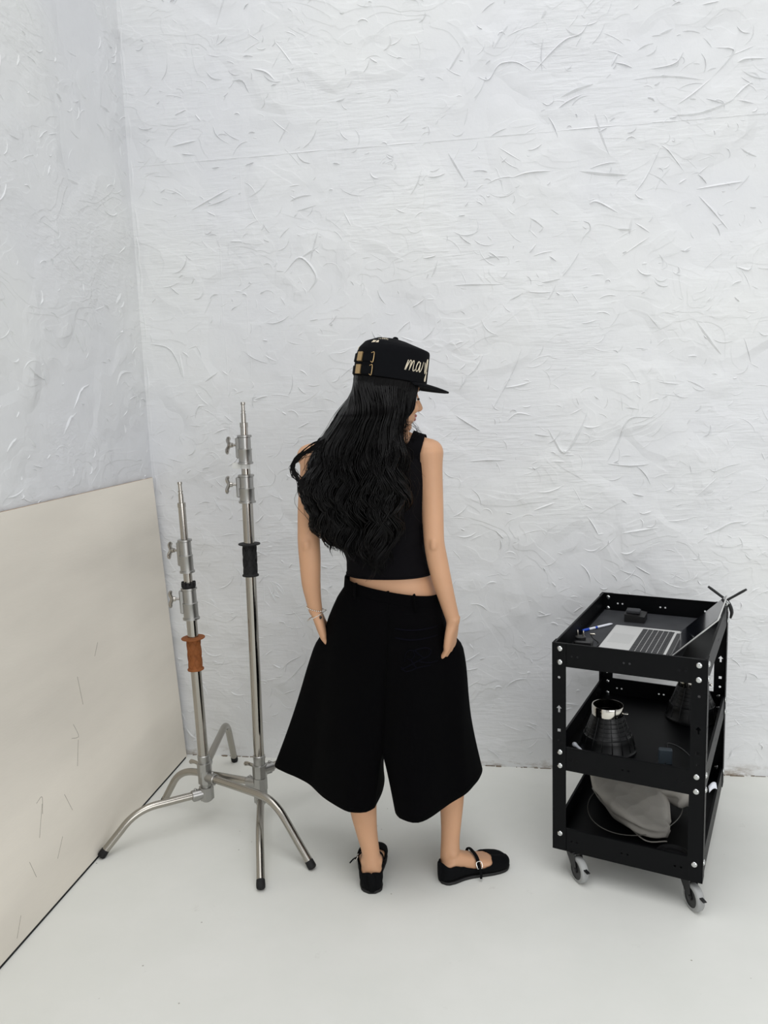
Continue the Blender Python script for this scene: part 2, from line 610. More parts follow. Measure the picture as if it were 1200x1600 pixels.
# ------------------------------------------------------------------ leaning board
M_BOARD = material('grey_fabric_board', (218, 212, 201), 0.85, spec=0.15, noise=0.15, nscale=2.4, bump=0.35, bscale=160, bdist=0.001, stretch=(1, 0.25, 1))
M_BOARD_EDGE = material('board_cut_edge', (172, 148, 128), 0.8, noise=0.12, nscale=40)
M_SCUFF = material('dark_scuff', (112, 104, 94), 0.8)
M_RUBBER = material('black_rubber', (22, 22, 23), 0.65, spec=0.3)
def board():
    lean = math.asin((1.437 - 1.376) / 1.22)
    root = empty('leaning_board', (-1.376, 0, 0))
    root.rotation_euler = (0, -lean, 0)
    tag(root, 'large pale grey fabric covered board leaning against the left wall', 'board')
    y0, y1, hgt, th = 0.60, 3.03, 1.22, 0.006
    obj('face_sheet', *box((-0.002, y0, 0.0), (0.0, y1, hgt), 0.0), M_BOARD, root, smooth=False)
    obj('backing_panel', *box((-th, y0 - 0.0008, 0.0), (-0.0021, y1 + 0.0012, hgt + 0.0012), 0.0), M_BOARD_EDGE, root, smooth=False)
    obj('gap_shadow_strip', *box((-.0065, y0, 0.0), (.0012, 3.02, .0070), 0.0008), M_RUBBER, root, smooth=False)  # black strip painting the shadow of the gap under the board
    # scratches
    mb = MB()
    for pts in ([(2.02, .30), (2.03, .35), (2.00, .345)], [(2.025, .33), (1.99, .24)], [(1.93, .20), (1.95, .14)],
                [(1.86, .08), (1.83, .03)], [(2.42, .66), (2.45, .70)], [(2.30, .63), (2.31, .53)], [(2.24, .49), (2.26, .44), (2.22, .45)],
                [(2.255, .43), (2.23, .35)], [(2.14, .30), (2.17, .23)], [(2.10, .18), (2.06, .13)]):
        P = catmull([(0.0001, y, z) for y, z in pts], 8)
        mb.add(tube(P, 0.0005, 5))
    o = mb.build('scratch', M_SCUFF, root)
    o['kind'] = 'stuff'
    return root
board()

# ------------------------------------------------------------------ light stands
M_CHROME = material('chrome_steel', (172, 168, 161), 0.12, metal=1.0, bump=0.04, bscale=30, bdist=0.001)
M_CAST = material('cast_aluminium', (168, 167, 164), 0.33, metal=1.0, bump=0.12, bscale=90, bdist=0.001)
M_BRUSH = material('steel_leg', (170, 166, 158), 0.24, metal=1.0, bump=0.05, bscale=60, bdist=0.001)
M_TAN = material('tan_rubber', (132, 78, 40), 0.7, spec=0.25, noise=0.12, nscale=70)
M_CLEARTAPE = material('pale_tape', (206, 206, 202), 0.35)

def stand(base, top, heights, grip_mat, legs, hub_levels, label, knob_dirs, flange_r, crown, tape):
    root = empty('light_stand', (base[0], base[1], 0))
    tag(root, label, 'light stand', 'light stands by the board')
    dx, dy = (top[0] - base[0]) / top[2], (top[1] - base[1]) / top[2]
    ax = lambda z: Vector((dx * z, dy * z, z))
    A = Vector((dx, dy, 1)).normalized()
    def turn(name, mat, prof, seg=24, auto=35):
        z0 = prof[0][0]
        return MB().add(lathe([(z - z0, r) for z, r in prof], ax(z0), A, seg)).build(name, mat, root, True, auto)
    H = heights
    # spigot with its groove and the flared tip
    zt, zs = H['top'], H['spigot']
    turn('spigot', M_CHROME, [(zs - .01, .0085), (zs + .030, .0085), (zs + .0305, .0068), (zs + .036, .0068), (zs + .0362, .0085) , ((zs + zt) / 2 + .004, .0085), ((zs + zt) / 2 + .006, .0062),
                              (zt - .010, .0062), (zt - .008, .0080), (zt - .001, .0080), (zt, .0070)])
    turn('inner_riser', M_CHROME, [(H['c1'][1] - .01, .0125), (zs - .016, .0125), (zs - .0155, .0138), (zs - .001, .0138), (zs, .012)])
    turn('outer_riser', M_CHROME, [(H['c2'][1] - .01, .0152), (H['c1'][0] + .01, .0152)])
    turn('column', M_CHROME, [(H['hub'] - .02, .0185), (H['c2'][0] + .01, .0185)])
    def collar(z0, z1, r, kd):
        t = z1 - z0
        c = turn('collar', M_CAST, [(z0, r + .001), (z0 + .001, r + .0045), (z0 + .007, r + .0045), (z0 + .009, r + .001), (z0 + t * .47, r + .001), (z0 + t * .49, r + .0022), (z0 + t * .52, r + .0022),
                                (z0 + t * .54, r - .001), (z1 - .009, r - .001), (z1 - .007, r + .003), (z1 - .001, r + .003), (z1, r)], 28)
        # clamp lug down the knob side
        d = Vector(kd).normalized()
        c0 = ax(z0 + t * .2)
        m = frame(c0, d, A)
        lug = MB().add(box((r - .012, -.009, 0), (r + .010, .009, t * .72), .003), m).build('clamp_lug', M_CAST, c, True, 35)
        # tommy screw and winged knob
        zc = ax(z0 + t * .66)
        k = MB()
        k.add(lathe([(0, .0045), (.016, .0045), (.017, .008), (.028, .009), (.030, .006)], zc + d * (r + .006), d, 12))
        side = d.cross(A)
        cc = zc + d * (r + .034)
        wing = [cc + A * .026 + d * .004 + side * .010, cc + A * .016 + d * .008 + side * .004, cc + d * .002, cc - A * .016 + d * .008 - side * .004, cc - A * .027 + d * .006 - side * .010]
        k.add(tube(catmull([tuple(w) for w in wing], 13), [.008, .0115, .0125, .0125, .012, .0115, .0115, .0115, .012, .0125, .0125, .0115, .008], 10, flat=(1.0, .55), up=tuple(side)))
        k.build('wing_knob', M_CHROME, root, True, 45)
        return c
    collar(*H['c1'], .0215, knob_dirs[0])
    collar(*H['c2'], .0245, knob_dirs[1])
    if crown:
        mb = MB()
        for k in range(10):
            t = 2 * math.pi * k / 10
            p = ax(H['c2'][1] + .004) + Vector((math.cos(t), math.sin(t), 0)) * .0195
            mb.add(box((-.005, -.005, -.002), (.005, .005, .014 + .003 * (k % 2)), .0015), Matrix.Translation(p) @ Matrix.Rotation(t, 4, 'Z'))
        mb.add(lathe([(0, .022), (.012, .022)], ax(H['c2'][1] - .001), A, 16))
        mb.build('rubber_crown', M_RUBBER, root, True, 30)
    if tape:
        c = ax(H['c2'][1] + .030)
        MB().add(box((-.046, -.0005, -.010), (-.012, .0005, .010), 0)).add(lathe([(-.010, .0158), (.010, .0158)], (0, 0, 0), A, 20)).build('tape_tab', M_CLEARTAPE, root).location = c
    # moulded grip with a wide flange
    g0, g1 = H['grip']
    prof = [(g0, .024), (g0 + .001, .0285), (g0 + .005, .0285), (g0 + .008, .0245)]
    prof += [(g0 + .010 + (g1 - g0 - .022) * k / 10, .0232 + .0010 * math.sin(k * 1.1)) for k in range(11)]
    prof += [(g1 - .010, .0240), (g1 - .0055, .0255), (g1 - .0045, flange_r - .001), (g1 - .003, flange_r), (g1 - .001, flange_r - .0005), (g1, .026), (g1 + .0012, .0195)]
    grip = turn('grip', grip_mat, prof, 28, 50)
    mb = MB()
    for s in (-1, 1):
        for k in range(7):
            pts = []
            for i in range(15):
                u = i / 14
                z = g0 + .010 + (g1 - g0 - .022) * u
                t = s * u * 2.2 + 2 * math.pi * k / 7
                pts.append(ax(z) + Vector((math.cos(t), math.sin(t), 0)) * .0238)
            mb.add(tube([tuple(p) for p in pts], .0014, 5, caps=False))
    mb.build('grip_ribs', grip_mat, grip)
    # hub: stacked leg castings
    hz = H['hub']
    for i, (az, lz) in enumerate(hub_levels):
        d = Vector((math.cos(az), math.sin(az), 0))
        mb = MB()
        mb.add(lathe([(lz - .026, .021), (lz - .024, .026), (lz + .022, .026), (lz + .024, .022)], (0, 0, 0), (0, 0, 1), 8, ref=(math.cos(az + .39), math.sin(az + .39), 0)))
        mb.add(lathe([(.012, .019), (.052, .0185), (.054, .0165)], (0, 0, lz), tuple(d), 14))
        mb.add(box((.026, -.004, -.024), (.050, .004, -.012), .002), frame((0, 0, lz), tuple(d), (0, 0, 1)))
        mb.add(lathe([(0, .005), (.006, .005), (.0075, .003)], tuple(Vector((0, 0, lz + .017)) + d * .040), (0, 0, 1), 10))
        c = mb.build('leg_casting', M_CAST, root, True, 35)
        c.location = ax(lz) - Vector((0, 0, lz))
    lo = min(l for _, l in hub_levels)
    MB().add(lathe([(lo - .034, .012), (lo - .030, .018), (lo - .024, .0205), (hz + .002, .0205), (hz + .006, .0215), (hz + .020, .0215), (hz + .022, .0195)], (0, 0, 0), A, 20)).build('hub_core', M_CAST, root, True, 35)
    # locking lever on the hub
    kd = Vector((-.8, .25, 0)).normalized()
    b0 = ax(max(l for _, l in hub_levels) + .012)
    pts = [b0 + kd * .022, b0 + kd * .040 + Vector((0, 0, .004)), b0 + kd * .058 + Vector((0, .006, .001)), b0 + kd * .072 + Vector((0, .012, -.008))]
    MB().add(tube(catmull([tuple(p) for p in pts], 9), [.008, .0075, .007, .007, .0075, .008, .0085, .008, .005], 10, flat=(1, .6))).build('lock_lever', M_CHROME, root)
    for (az, lz), (fx, fy, bend) in zip(hub_levels, legs):
        d = Vector((math.cos(az), math.sin(az), 0))
        foot = Vector((fx - base[0], fy - base[1], 0))
        ln = foot.length
        d = foot.normalized()
        c0 = ax(lz) + d * .035
        shoulder = d * (ln * bend) + Vector((0, 0, lz + .006))
        fd = (foot + Vector((0, 0, .012)) - shoulder).normalized()
        bend_r = .075
        s0 = shoulder - (shoulder - c0).normalized() * bend_r
        s1 = shoulder + fd * bend_r
        pts = [c0]
        pts += [c0.lerp(s0, t) for t in (.33, .66)]
        for k in range(9):
            t = k / 8
            pts.append(s0 * (1 - t) ** 2 + shoulder * 2 * t * (1 - t) + s1 * t * t)
        end = foot + Vector((0, 0, .022))
        pts += [s1.lerp(end, .5), end]
        leg = MB().add(tube([tuple(p) for p in pts], .0132, 16)).build('leg', M_BRUSH, root, True, 50)
        MB().add(lathe([(-.004, .0138), (.012, .0146), (.020, .0140), (.0235, .011), (.025, .006)], end - fd * .002, fd, 16)).build('rubber_foot', M_RUBBER, leg, True, 50)
    return root

def azs(base, feet):
    return [math.atan2(f[1] - base[1], f[0] - base[0]) for f in feet]

LB = (-1.070, 2.505)
LF = [(-1.354, 2.280, .70), (-.642, 2.286, .70), (-1.150, 3.000, .80)]
az = azs(LB, LF)
stand(LB, (-1.092, 2.505, 1.251), dict(top=1.251, spigot=1.180, c1=(.936, 1.053), c2=(.770, .884), grip=(.587, .706), hub=.25), M_TAN,
      LF, [(az[0], .130), (az[1], .192), (az[2], .220)],
      'shorter chrome light stand with a tan rubber grip, next to the leaning board', [(-1, .15, 0), (-1, -.25, 0)], .041, True, False)
RB = (-.887, 2.55)
RF_ = [(-.770, 2.168, .66), (-1.296, 2.63, .82), (-.60, 2.84, .70)]
az = azs(RB, RF_)
stand(RB, (-.868, 2.55, 1.512), dict(top=1.512, spigot=1.444, c1=(1.303, 1.402), c2=(1.170, 1.268), grip=(.914, 1.030), hub=.235), M_RUBBER,
      RF_, [(az[0], .105), (az[1], .150), (az[2], .198)],
      'taller chrome light stand with a black rubber grip, between shorter stand and person', [(-1, .1, 0), (-1, -.15, 0)], .038, False, True)

# ------------------------------------------------------------------ utility cart
M_CART = material('black_powder_coat', (5, 6, 8), 0.45, spec=0.14, bump=0.08, bscale=500, bdist=0.0004)
M_MAT = material('dark_grey_mat', (52, 53, 56), 0.6, spec=0.3, noise=0.2, nscale=14)
M_BOLT = material('zinc_bolt', (205, 207, 206), 0.22, metal=1.0, bump=0.15, bscale=200, bdist=0.0006)
M_WHEEL = material('grey_wheel_rubber', (150, 151, 150), 0.55, noise=0.06, nscale=40)
M_BLACK = material('black_plastic', (18, 18, 19), 0.45)
M_BLACK_GLOSS = material('glossy_black', (12, 12, 14), 0.12)
M_WORN = material('worn_steel_edge', (150, 150, 146), 0.4, metal=1.0)

CW, CD, CT, CB = 0.437, 0.663, 0.764, 0.098
PT = 0.002
cart = empty('utility_cart', (0.135, 2.32, 0), R(-19.43))
tag(cart, 'black three-tier steel rolling cart with bolted slotted posts on casters', 'cart')

def arrow(cx, z, s=.0085):
    return [(cx - .35 * s, z - 1.3 * s), (cx + .35 * s, z - 1.3 * s), (cx + .35 * s, z + .2 * s), (cx + s, z + .2 * s), (cx, z + 1.4 * s), (cx - s, z + .2 * s), (cx - .35 * s, z + .2 * s)]
def square(cx, z, s=.0048):
    return [(cx - s, z - s), (cx + s, z - s), (cx + s, z + s), (cx - s, z + s)]
PW = 0.042
post_holes = lambda c: [circle(c, .657, .0042), arrow(c, .557), square(c, .489), circle(c, .455, .0042)]
def post(cx, cy, sx, sy):
    """slotted steel angle standing at corner (cx, cy); sx, sy point into the cart"""
    mb = MB()
    c = PW * .5
    rect = [(0, CB), (PW, CB), (PW, CT), (0, CT)]
    mb.add(plate(rect, post_holes(c), PT, Matrix(((sx, 0, 0, cx), (0, 0, sy, cy + sy * PT / 2), (0, 1, 0, 0), (0, 0, 0, 1)))))
    mb.add(plate(rect, post_holes(c), PT, Matrix(((0, 0, sx, cx + sx * PT / 2), (sy, 0, 0, cy), (0, 1, 0, 0), (0, 0, 0, 1)))))
    return mb.build('post', M_CART, cart, smooth=False)
for cx, cy, sx, sy in ((0, 0, 1, 1), (CW, 0, -1, 1), (CW, CD, -1, -1), (0, CD, 1, -1)):
    post(cx, cy, sx, sy)

def bolt_mesh():
    vf = lathe([(-.003, .0035), (0, .0035), (0, .0088), (.0012, .0086), (.0028, .0066), (.0038, .0030), (.0040, .0012)], (0, 0, 0), (0, 0, 1), 14)
    b = MB().add(vf)
    b.add(box((-.0045, -.0008, .0030), (.0045, .0008, .0042), 0)).add(box((-.0008, -.0045, .0030), (.0008, .0045, .0042), 0))
    o = b.build('bolt', M_BOLT, cart, True, 50)
    return o
bolt0 = bolt_mesh()
first_bolt = [True]
def bolt(p, d):
    m = frame(p, (0, 0, 1) if abs(d[2]) < .9 else (1, 0, 0), d)
    if first_bolt[0]:
        bolt0.matrix_local = m
        first_bolt[0] = False
    else:
        share('bolt', bolt0, cart, m)

def shelf(z0, z1, floor_z):
    root = empty('shelf')
    root.parent = cart
    g = PT + .0006
    pairs = lambda L: [circle(x + s, (z1 - z0) * .48, .0034, 8) for x in (L * .15, L * .5, L * .85) for s in (-.0085, .0085)]
    # tray floor
    obj('tray_floor', *box((g + .002, g + .002, floor_z - .0012), (CW - g - .002, CD - g - .002, floor_z)), M_CART, root, smooth=False)
    def side(L, M):
        mb = MB().add(plate([(0, 0), (L, 0), (L, z1 - z0), (0, z1 - z0)], pairs(L), .0016, M))
        # turned-in lip along the top and bottom edge
        for zz in (0, z1 - z0):
            mb.add(box((0, zz - .0008, 0), (L, zz + .0008, .006)), M)
        return mb.build('rim_panel', M_CART, root, smooth=False)
    z = z0
    side(CW - 2 * g, Matrix(((1, 0, 0, g), (0, 0, 1, g + .0008), (0, 1, 0, z), (0, 0, 0, 1))))
    side(CW - 2 * g, Matrix(((1, 0, 0, g), (0, 0, -1, CD - g - .0008), (0, 1, 0, z), (0, 0, 0, 1))))
    side(CD - 2 * g, Matrix(((0, 0, 1, g + .0008), (1, 0, 0, g), (0, 1, 0, z), (0, 0, 0, 1))))
    side(CD - 2 * g, Matrix(((0, 0, -1, CW - g - .0008), (1, 0, 0, g), (0, 1, 0, z), (0, 0, 0, 1))))
    hs = [z0 + .013, z1 - .016] if z0 > .2 else [z0 + .055]
    for zz in hs:
        for x in (PW * .55, CW - PW * .55):
            bolt((x, 0, zz), (0, -1, 0))
            bolt((x, CD - g - .0016, zz), (0, -1, 0))
            bolt((x, CD, zz), (0, 1, 0))
        for y in (PW * .55, CD - PW * .55):
            bolt((0, y, zz), (-1, 0, 0))
            bolt((CW, y, zz), (1, 0, 0))
    return root
S_TOP, S_MID, S_LOW = .700, .372, .108
shelf(.692, .763, S_TOP)
shelf(.362, .435, S_MID)
shelf(.097, .170, S_LOW)

def caster(x, y, rz, brake):
    root = empty('caster', (x, y, 0), rz)
    root.parent = cart
    r, w = .040, .0120
    tv_, tf_ = lathe([(-w, r - .011), (-w, r - .004), (-w * .7, r - .0005), (0, r), (w * .7, r - .0005), (w, r - .004), (w, r - .011)], (0, 0, r), (0, 1, 0), 32)
    obj('tyre', tv_, tf_[:-2], M_WHEEL, root, True, 50)
    hubm = MB().add(lathe([(-w * .9, .006), (-w * .9, r - .0115), (w * .9, r - .0115), (w * .9, .006)], (0, 0, r), (0, 1, 0), 24))
    hubm.add(lathe([(-.017, .004), (-.016, .0075), (.016, .0075), (.017, .004)], (0, 0, r), (0, 1, 0), 12))
    hubm.build('wheel_hub', M_BLACK, root, True, 40)
    f = MB()
    for s in (-1, 1):
        P = [(-.014, -.006), (.008, -.006), (-.006, .050), (-.064, .050)]
        P = [(a, s * .0135 + o, b + r) for o in (-.001, .001) for a, b in P]
        f.add((P, [(0, 1, 2, 3), (4, 7, 6, 5), (0, 4, 5, 1), (1, 5, 6, 2), (2, 6, 7, 3), (3, 7, 4, 0)]))
    f.add(box((-.066, -.0155, r + .047), (-.004, .0155, r + .051), .001))
    f.add(lathe([(0, .019), (.004, .019), (.005, .016)], (-.035, 0, r + .050), (0, 0, 1), 16))
    f.build('fork', M_BLACK, root, True, 30)
    MB().add(box((-.067, -.026, .0936), (-.003, .026, .0965), .0008)).build('mount_plate', M_BLACK, root, True, 30)
    b = MB().add(box((.020, -.006, r + .018), (.050, .006, r + .0215), .001), Matrix.Rotation(R(4), 4, 'Y')).add(box((-.004, -.004, r + .012), (.030, .004, r + .026), .001))
    b.build('brake_lever', M_BLACK, root, True, 30)
for x, y, rz, bk in ((.080, .012, R(-44), 1), (.413, .020, R(-50), 1), (CW - .050, CD - .075, R(-70), 0), (.060, CD - .075, R(-60), 0)):
    caster(x, y, rz, bk)

CM = Matrix.Translation((0.135, 2.32, 0)) @ Matrix.Rotation(R(-19.43), 4, 'Z')
def in_cart(name, u, v, z, rot=0.0):
    p = CM @ Vector((u, v, z))
    return empty(name, tuple(p), R(-19.43) + rot)

# ---- things on the top shelf
mt = in_cart('desk_mat', .19, .41, S_TOP)
tag(mt, 'dark grey rectangular mat lying on the top tray of the cart', 'mat')
obj('mat_sheet', *box((-.176, -.235, .0002), (.155, .236, .0022), .0008), M_MAT, mt, True, 30)

M_SILVER = material('silver_aluminium', (204, 204, 202), 0.38, metal=0.35, bump=0.02, bscale=400, bdist=0.0003)
M_KEY = material('black_keys', (30, 31, 34), 0.5)
M_SCREEN = material('dark_screen_glass', (10, 12, 20), 0.08, spec=0.6)
M_TPAD = material('trackpad_grey', (193, 193, 191), 0.3, metal=0.3)
lap = in_cart('laptop', .205, .285, S_TOP + .0022)
tag(lap, 'open silver laptop with black keys on the top tray, lid tilted far back', 'laptop')
LW, LD, TH = .150, .107, .009
# local x towards the hinge, local y along the hinge
obj('base', *box((-LD, -LW, .0012), (LD, LW, TH), .0028), M_SILVER, lap, True, 30)
obj('trackpad', *box((-LD + .014, -.052, TH - .0002), (-LD + .084, .052, TH + .0003)), M_TPAD, lap, smooth=False)
kw = MB()
obj('keyboard_well', *box((-.012, -.130, TH - .0002), (LD - .018, .130, TH + .0002)), M_BLACK, lap, smooth=False)
for row in range(6):
    x0 = -.0105 + row * .0165
    x1 = x0 + (.0150 if row < 5 else .0085)
    n = 14
    ks = [1] * n if row else [1.3, 1, 1.2, 5, 1.2, 1, 1, 1]
    tot = sum(ks)
    yy = -.129
    for k in ks:
        dy = .258 * k / tot
        kw.add(box((x0, yy + .0009, TH), (x1, yy + dy - .0009, TH + .0013), .0003))
        yy += dy
o = kw.build('key', M_KEY, lap, smooth=False)
o['kind'] = 'stuff'
kb = MB()
for row in range(5):
    x0 = -.0105 + row * .0165
    kb.add(box((x0 + .0151, -.130, TH - .0001), (x0 + .0164, .130, TH + .0007)))
kb.build('key_gap_frame', M_SILVER, lap, smooth=False)
obj('hinge_bar', *box((LD - .010, -.115, TH - .002), (LD + .004, .115, TH + .0018), .001), M_BLACK, lap, True, 30)
TM = Matrix.Translation((LD - .001, 0, TH)) @ Matrix.Rotation(R(-45), 4, 'Y')
lid = MB().add(box((0, -LW, -.0050), (.193, LW, -.0008), .0018), TM).build('lid', M_SILVER, lap, True, 30)
MB().add(box((.006, -LW + .003, -.0009), (.190, LW - .003, .0003)), TM).build('screen', M_SCREEN, lid, smooth=False)

pen = in_cart('ballpoint_pen', .045, .395, S_TOP + .0022 + .0045, R(58))
tag(pen, 'white and blue ballpoint pen lying in the top tray left of the laptop', 'pen')
M_BLUE = material('blue_plastic', (28, 72, 180), 0.3)
M_WHITE = material('white_plastic', (226, 229, 236), 0.3)
MB().add(lathe([(-.040, .0042), (.055, .0042), (.064, .0030), (.072, .0010)], (0, 0, 0), (1, 0, 0), 14)).build('barrel', M_WHITE, pen)
MB().add(lathe([(-.070, .0030), (-.069, .0046), (-.052, .0050), (-.0400, .0046)], (0, 0, 0), (1, 0, 0), 14)).build('cap', M_BLUE, pen)
MB().add(lathe([(-.012, .00435), (-.004, .00445), (-.002, .00435)], (0, 0, 0), (1, 0, 0), 14)).build('ring', M_BLUE, pen)

chg = in_cart('plug_adapter', .050, .175, S_TOP + .0022, R(8))
tag(chg, 'black plug adapter with two upright metal pins in the front left tray corner', 'adapter')
obj('housing', *box((-.026, -.024, 0), (.030, .024, .026), .004), M_BLACK, chg, True, 35)
MB().add(lathe([(0, .017), (.008, .017), (.010, .014)], (-.008, .002, .026), (0, 0, 1), 20)).build('plug_face', M_BLACK, chg, True, 35)
M_PIN = material('nickel_pin', (196, 190, 178), 0.25, metal=1.0)
for s in (-1, 1):
    MB().add(lathe([(0, .0024), (.017, .0024), (.019, .0014)], (-.008 + s * .009, .002 - s * .002, .036), (0, 0, 1), 10)).build('pin', M_PIN, chg)
cb = in_cart('charging_cable', .075, .225, S_TOP + .0022)
tag(cb, 'short thin cable with a metal tip beside the plug adapter', 'cable')
MB().add(tube(catmull([(.012, -.050, .002), (.014, .000, .002), (-.01, .020, .012), (-.020, .022, .024)], 20), .0022, 8)).build('cord', M_BLACK, cb)
MB().add(lathe([(0, .0035), (.014, .0035), (.016, .002)], (-.019, .022, .023), (.8, -.1, .1), 10)).build('connector', M_PIN, cb)

blk = in_cart('battery_charger', .145, .545, S_TOP + .0022, R(2))
tag(blk, 'small black box with a raised slanted top at the back of the top tray', 'charger')
v = [(-.034, -.036, 0), (.034, -.036, 0), (.034, .034, 0), (-.034, .034, 0), (-.034, -.036, .028), (.034, -.036, .022), (.034, .034, .024), (-.034, .034, .034)]
obj('housing', v, [(0, 3, 2, 1), (4, 5, 6, 7), (0, 1, 5, 4), (1, 2, 6, 5), (2, 3, 7, 6), (3, 0, 4, 7)], M_BLACK, blk, smooth=False)
obj('battery', *box((-.030, -.022, .027), (.016, .014, .040), .003), M_MAT, blk, True, 30)

# spring clamp biting the rear right corner
cl = in_cart('spring_clamp', CW - .0135, CD - .075, CT + .006)
tag(cl, 'black spring clamp with spread handles gripping the cart rear right corner', 'clamp')
def arm(s):
    ax_ = Vector((.012, 0, .012))
    hd = Vector((s * .060, 0, .052))
    jw = Vector((-s * .0135, 0, -.052))
    pts = catmull([tuple(ax_ + hd), tuple(ax_ + hd * .5 + Vector((-s * .003, 0, .002))), tuple(ax_ + Vector((-s * .003, 0, .004))), tuple(ax_ + jw * .55 + Vector((-s * .009, 0, 0))), tuple(ax_ + jw)], 15)
    rr = [.0050, .0062, .0064, .0062, .006, .006, .0065, .0075, .0085, .0088, .0085, .008, .007, .006, .005]
    MB().add(tube(pts, rr, 10, flat=(.72, 1.25), up=(1, 0, .3))).build('clamp_arm', M_BLACK, cl, True, 45)
arm(1)
arm(-1)
MB().add(lathe([(-.013, .002), (-.012, .006), (.012, .006), (.013, .002)], (.012, 0, .012), (0, 1, 0), 14)).build('pivot', M_BOLT, cl)
coil = [(.012 + .0085 * math.cos(k * .7), -.009 + .018 * k / 24, .012 + .0085 * math.sin(k * .7)) for k in range(25)]
MB().add(tube(coil, .0012, 6)).build('spring', M_BOLT, cl)

# ---- things on the middle shelf
M_REF = material('black_reflector', (9, 10, 11), 0.38, spec=0.35, bump=0.1, bscale=120, bdist=0.0006)
M_RING = material('polished_ring', (214, 210, 202), 0.10, metal=1.0)
M_INSIDE = material('dark_reflector_mouth', (40, 40, 42), 0.4, metal=0.4)
def reflector(u, v, label, s=1.0):
    root = in_cart('lamp_reflector', u, v, S_MID + .0004)
    tag(root, label, 'lamp reflector', 'reflectors on the middle shelf')
    prof = [(0, .084), (.002, .089), (.008, .089), (.012, .0845), (.045, .0775)]
    for k in range(6):
        z = .045 + k * .012
        r = .0775 - .0265 * (k / 5.5) ** .85
        prof += [(z, r), (z + .0095, r - .003), (z + .0100, r - .0042)]
    prof += [(.120, .0475), (.121, .0475)]
    prof += [(.121, .044), (.050, .071), (.004, .082)]
    vs, fs = lathe([(a * s, b * s) for a, b in prof], (0, 0, 0), (0, 0, 1), 40)
    obj('bowl', vs, fs[:-2], M_REF, root, True, 40)
    rib = MB()
    for k in range(16):
        t = 2 * math.pi * k / 16
        pts = [(math.cos(t) * r * s, math.sin(t) * r * s, z * s) for z, r in ((.014, .0845), (.045, .0775), (.075, .063), (.118, .0478))]
        rib.add(tube(pts, .0018, 5))
    rib.build('cooling_rib', M_REF, root)
    vs, fs = lathe([(.119 * s, .046 * s), (.120 * s, .0495 * s), (.146 * s, .0495 * s), (.149 * s, .0485 * s), (.149 * s, .0455 * s), (.121 * s, .0445 * s)], (0, 0, 0), (0, 0, 1), 40)
    obj('mount_ring', vs, fs[:-2], M_RING, root, True, 35)
    MB().add(lathe([(0, .003), (.006, .003), (.010, .0045), (.014, .003)], (.049 * s, 0, .126 * s), (1, .2, 0), 10)).build('ring_screw', M_RING, root)
reflector(.128, .180, 'black ribbed lamp reflector with polished ring at the front of the middle shelf')
reflector(.338, .545, 'black ribbed lamp reflector in the back right corner of the middle shelf', 1.0)

dev = in_cart('trigger_box', .308, .150, S_MID + .0003, R(12))
tag(dev, 'small dark blue-grey electronic box with a lead on the middle shelf', 'device')
M_DEV = material('blue_grey_plastic', (62, 72, 80), 0.5)
obj('housing', *box((-.020, -.010, 0), (.020, .010, .048), .0025), M_DEV, dev, True, 30)
obj('face_plate', *box((-.017, -.0106, .004), (.017, -.0095, .044), 0), M_DEV, dev, smooth=False)
MB().add(lathe([(0, .0018), (.001, .0018)], (0, -.0106, .006), (0, -1, 0), 8)).build('socket', M_PIN, dev)
MB().add(tube(catmull([(.005, .008, .044), (.010, .03, .052), (.05, .05, .03), (.085, .02, .006), (.09, -.04, .003)], 30), .0024, 8)).build('lead', M_BLACK, dev)
wh = in_cart('white_cable_end', .045, .100, S_MID)
tag(wh, 'short white plug lead at the front left of the middle shelf', 'cable')
MB().add(tube(catmull([(-.020, .050, .012), (-.008, .042, .010), (.006, .030, .008), (.020, .020, .005), (.040, .012, .004)], 16), [.005, .008, .0085, .008, .006, .0055, .005, .005, .0045, .004, .004, .004, .004, .004, .004, .003], 10)).build('cord', M_WHITE, wh)
tg = in_cart('paper_tag', CW - .012, .135, S_MID)
tag(tg, 'white paper tag strip hanging at the cart right side above the bottom shelf', 'tag')
vs, fs = [], []
for i in range(9):
    t = i / 8
    c = Vector((.010 + .020 * t, .015 * t, -.050 + .012 * math.sin(t * 2.4)))
    for s in (-1, 1):
        vs.append(tuple(c + Vector((-.002, .004, .008)) * s))
for i in range(8):
    fs.append((2 * i, 2 * i + 1, 2 * i + 3, 2 * i + 2))
o = obj('tag_strip', vs, fs, M_WHITE, tg)
sm = o.modifiers.new('s', 'SOLIDIFY')
sm.thickness = .0006

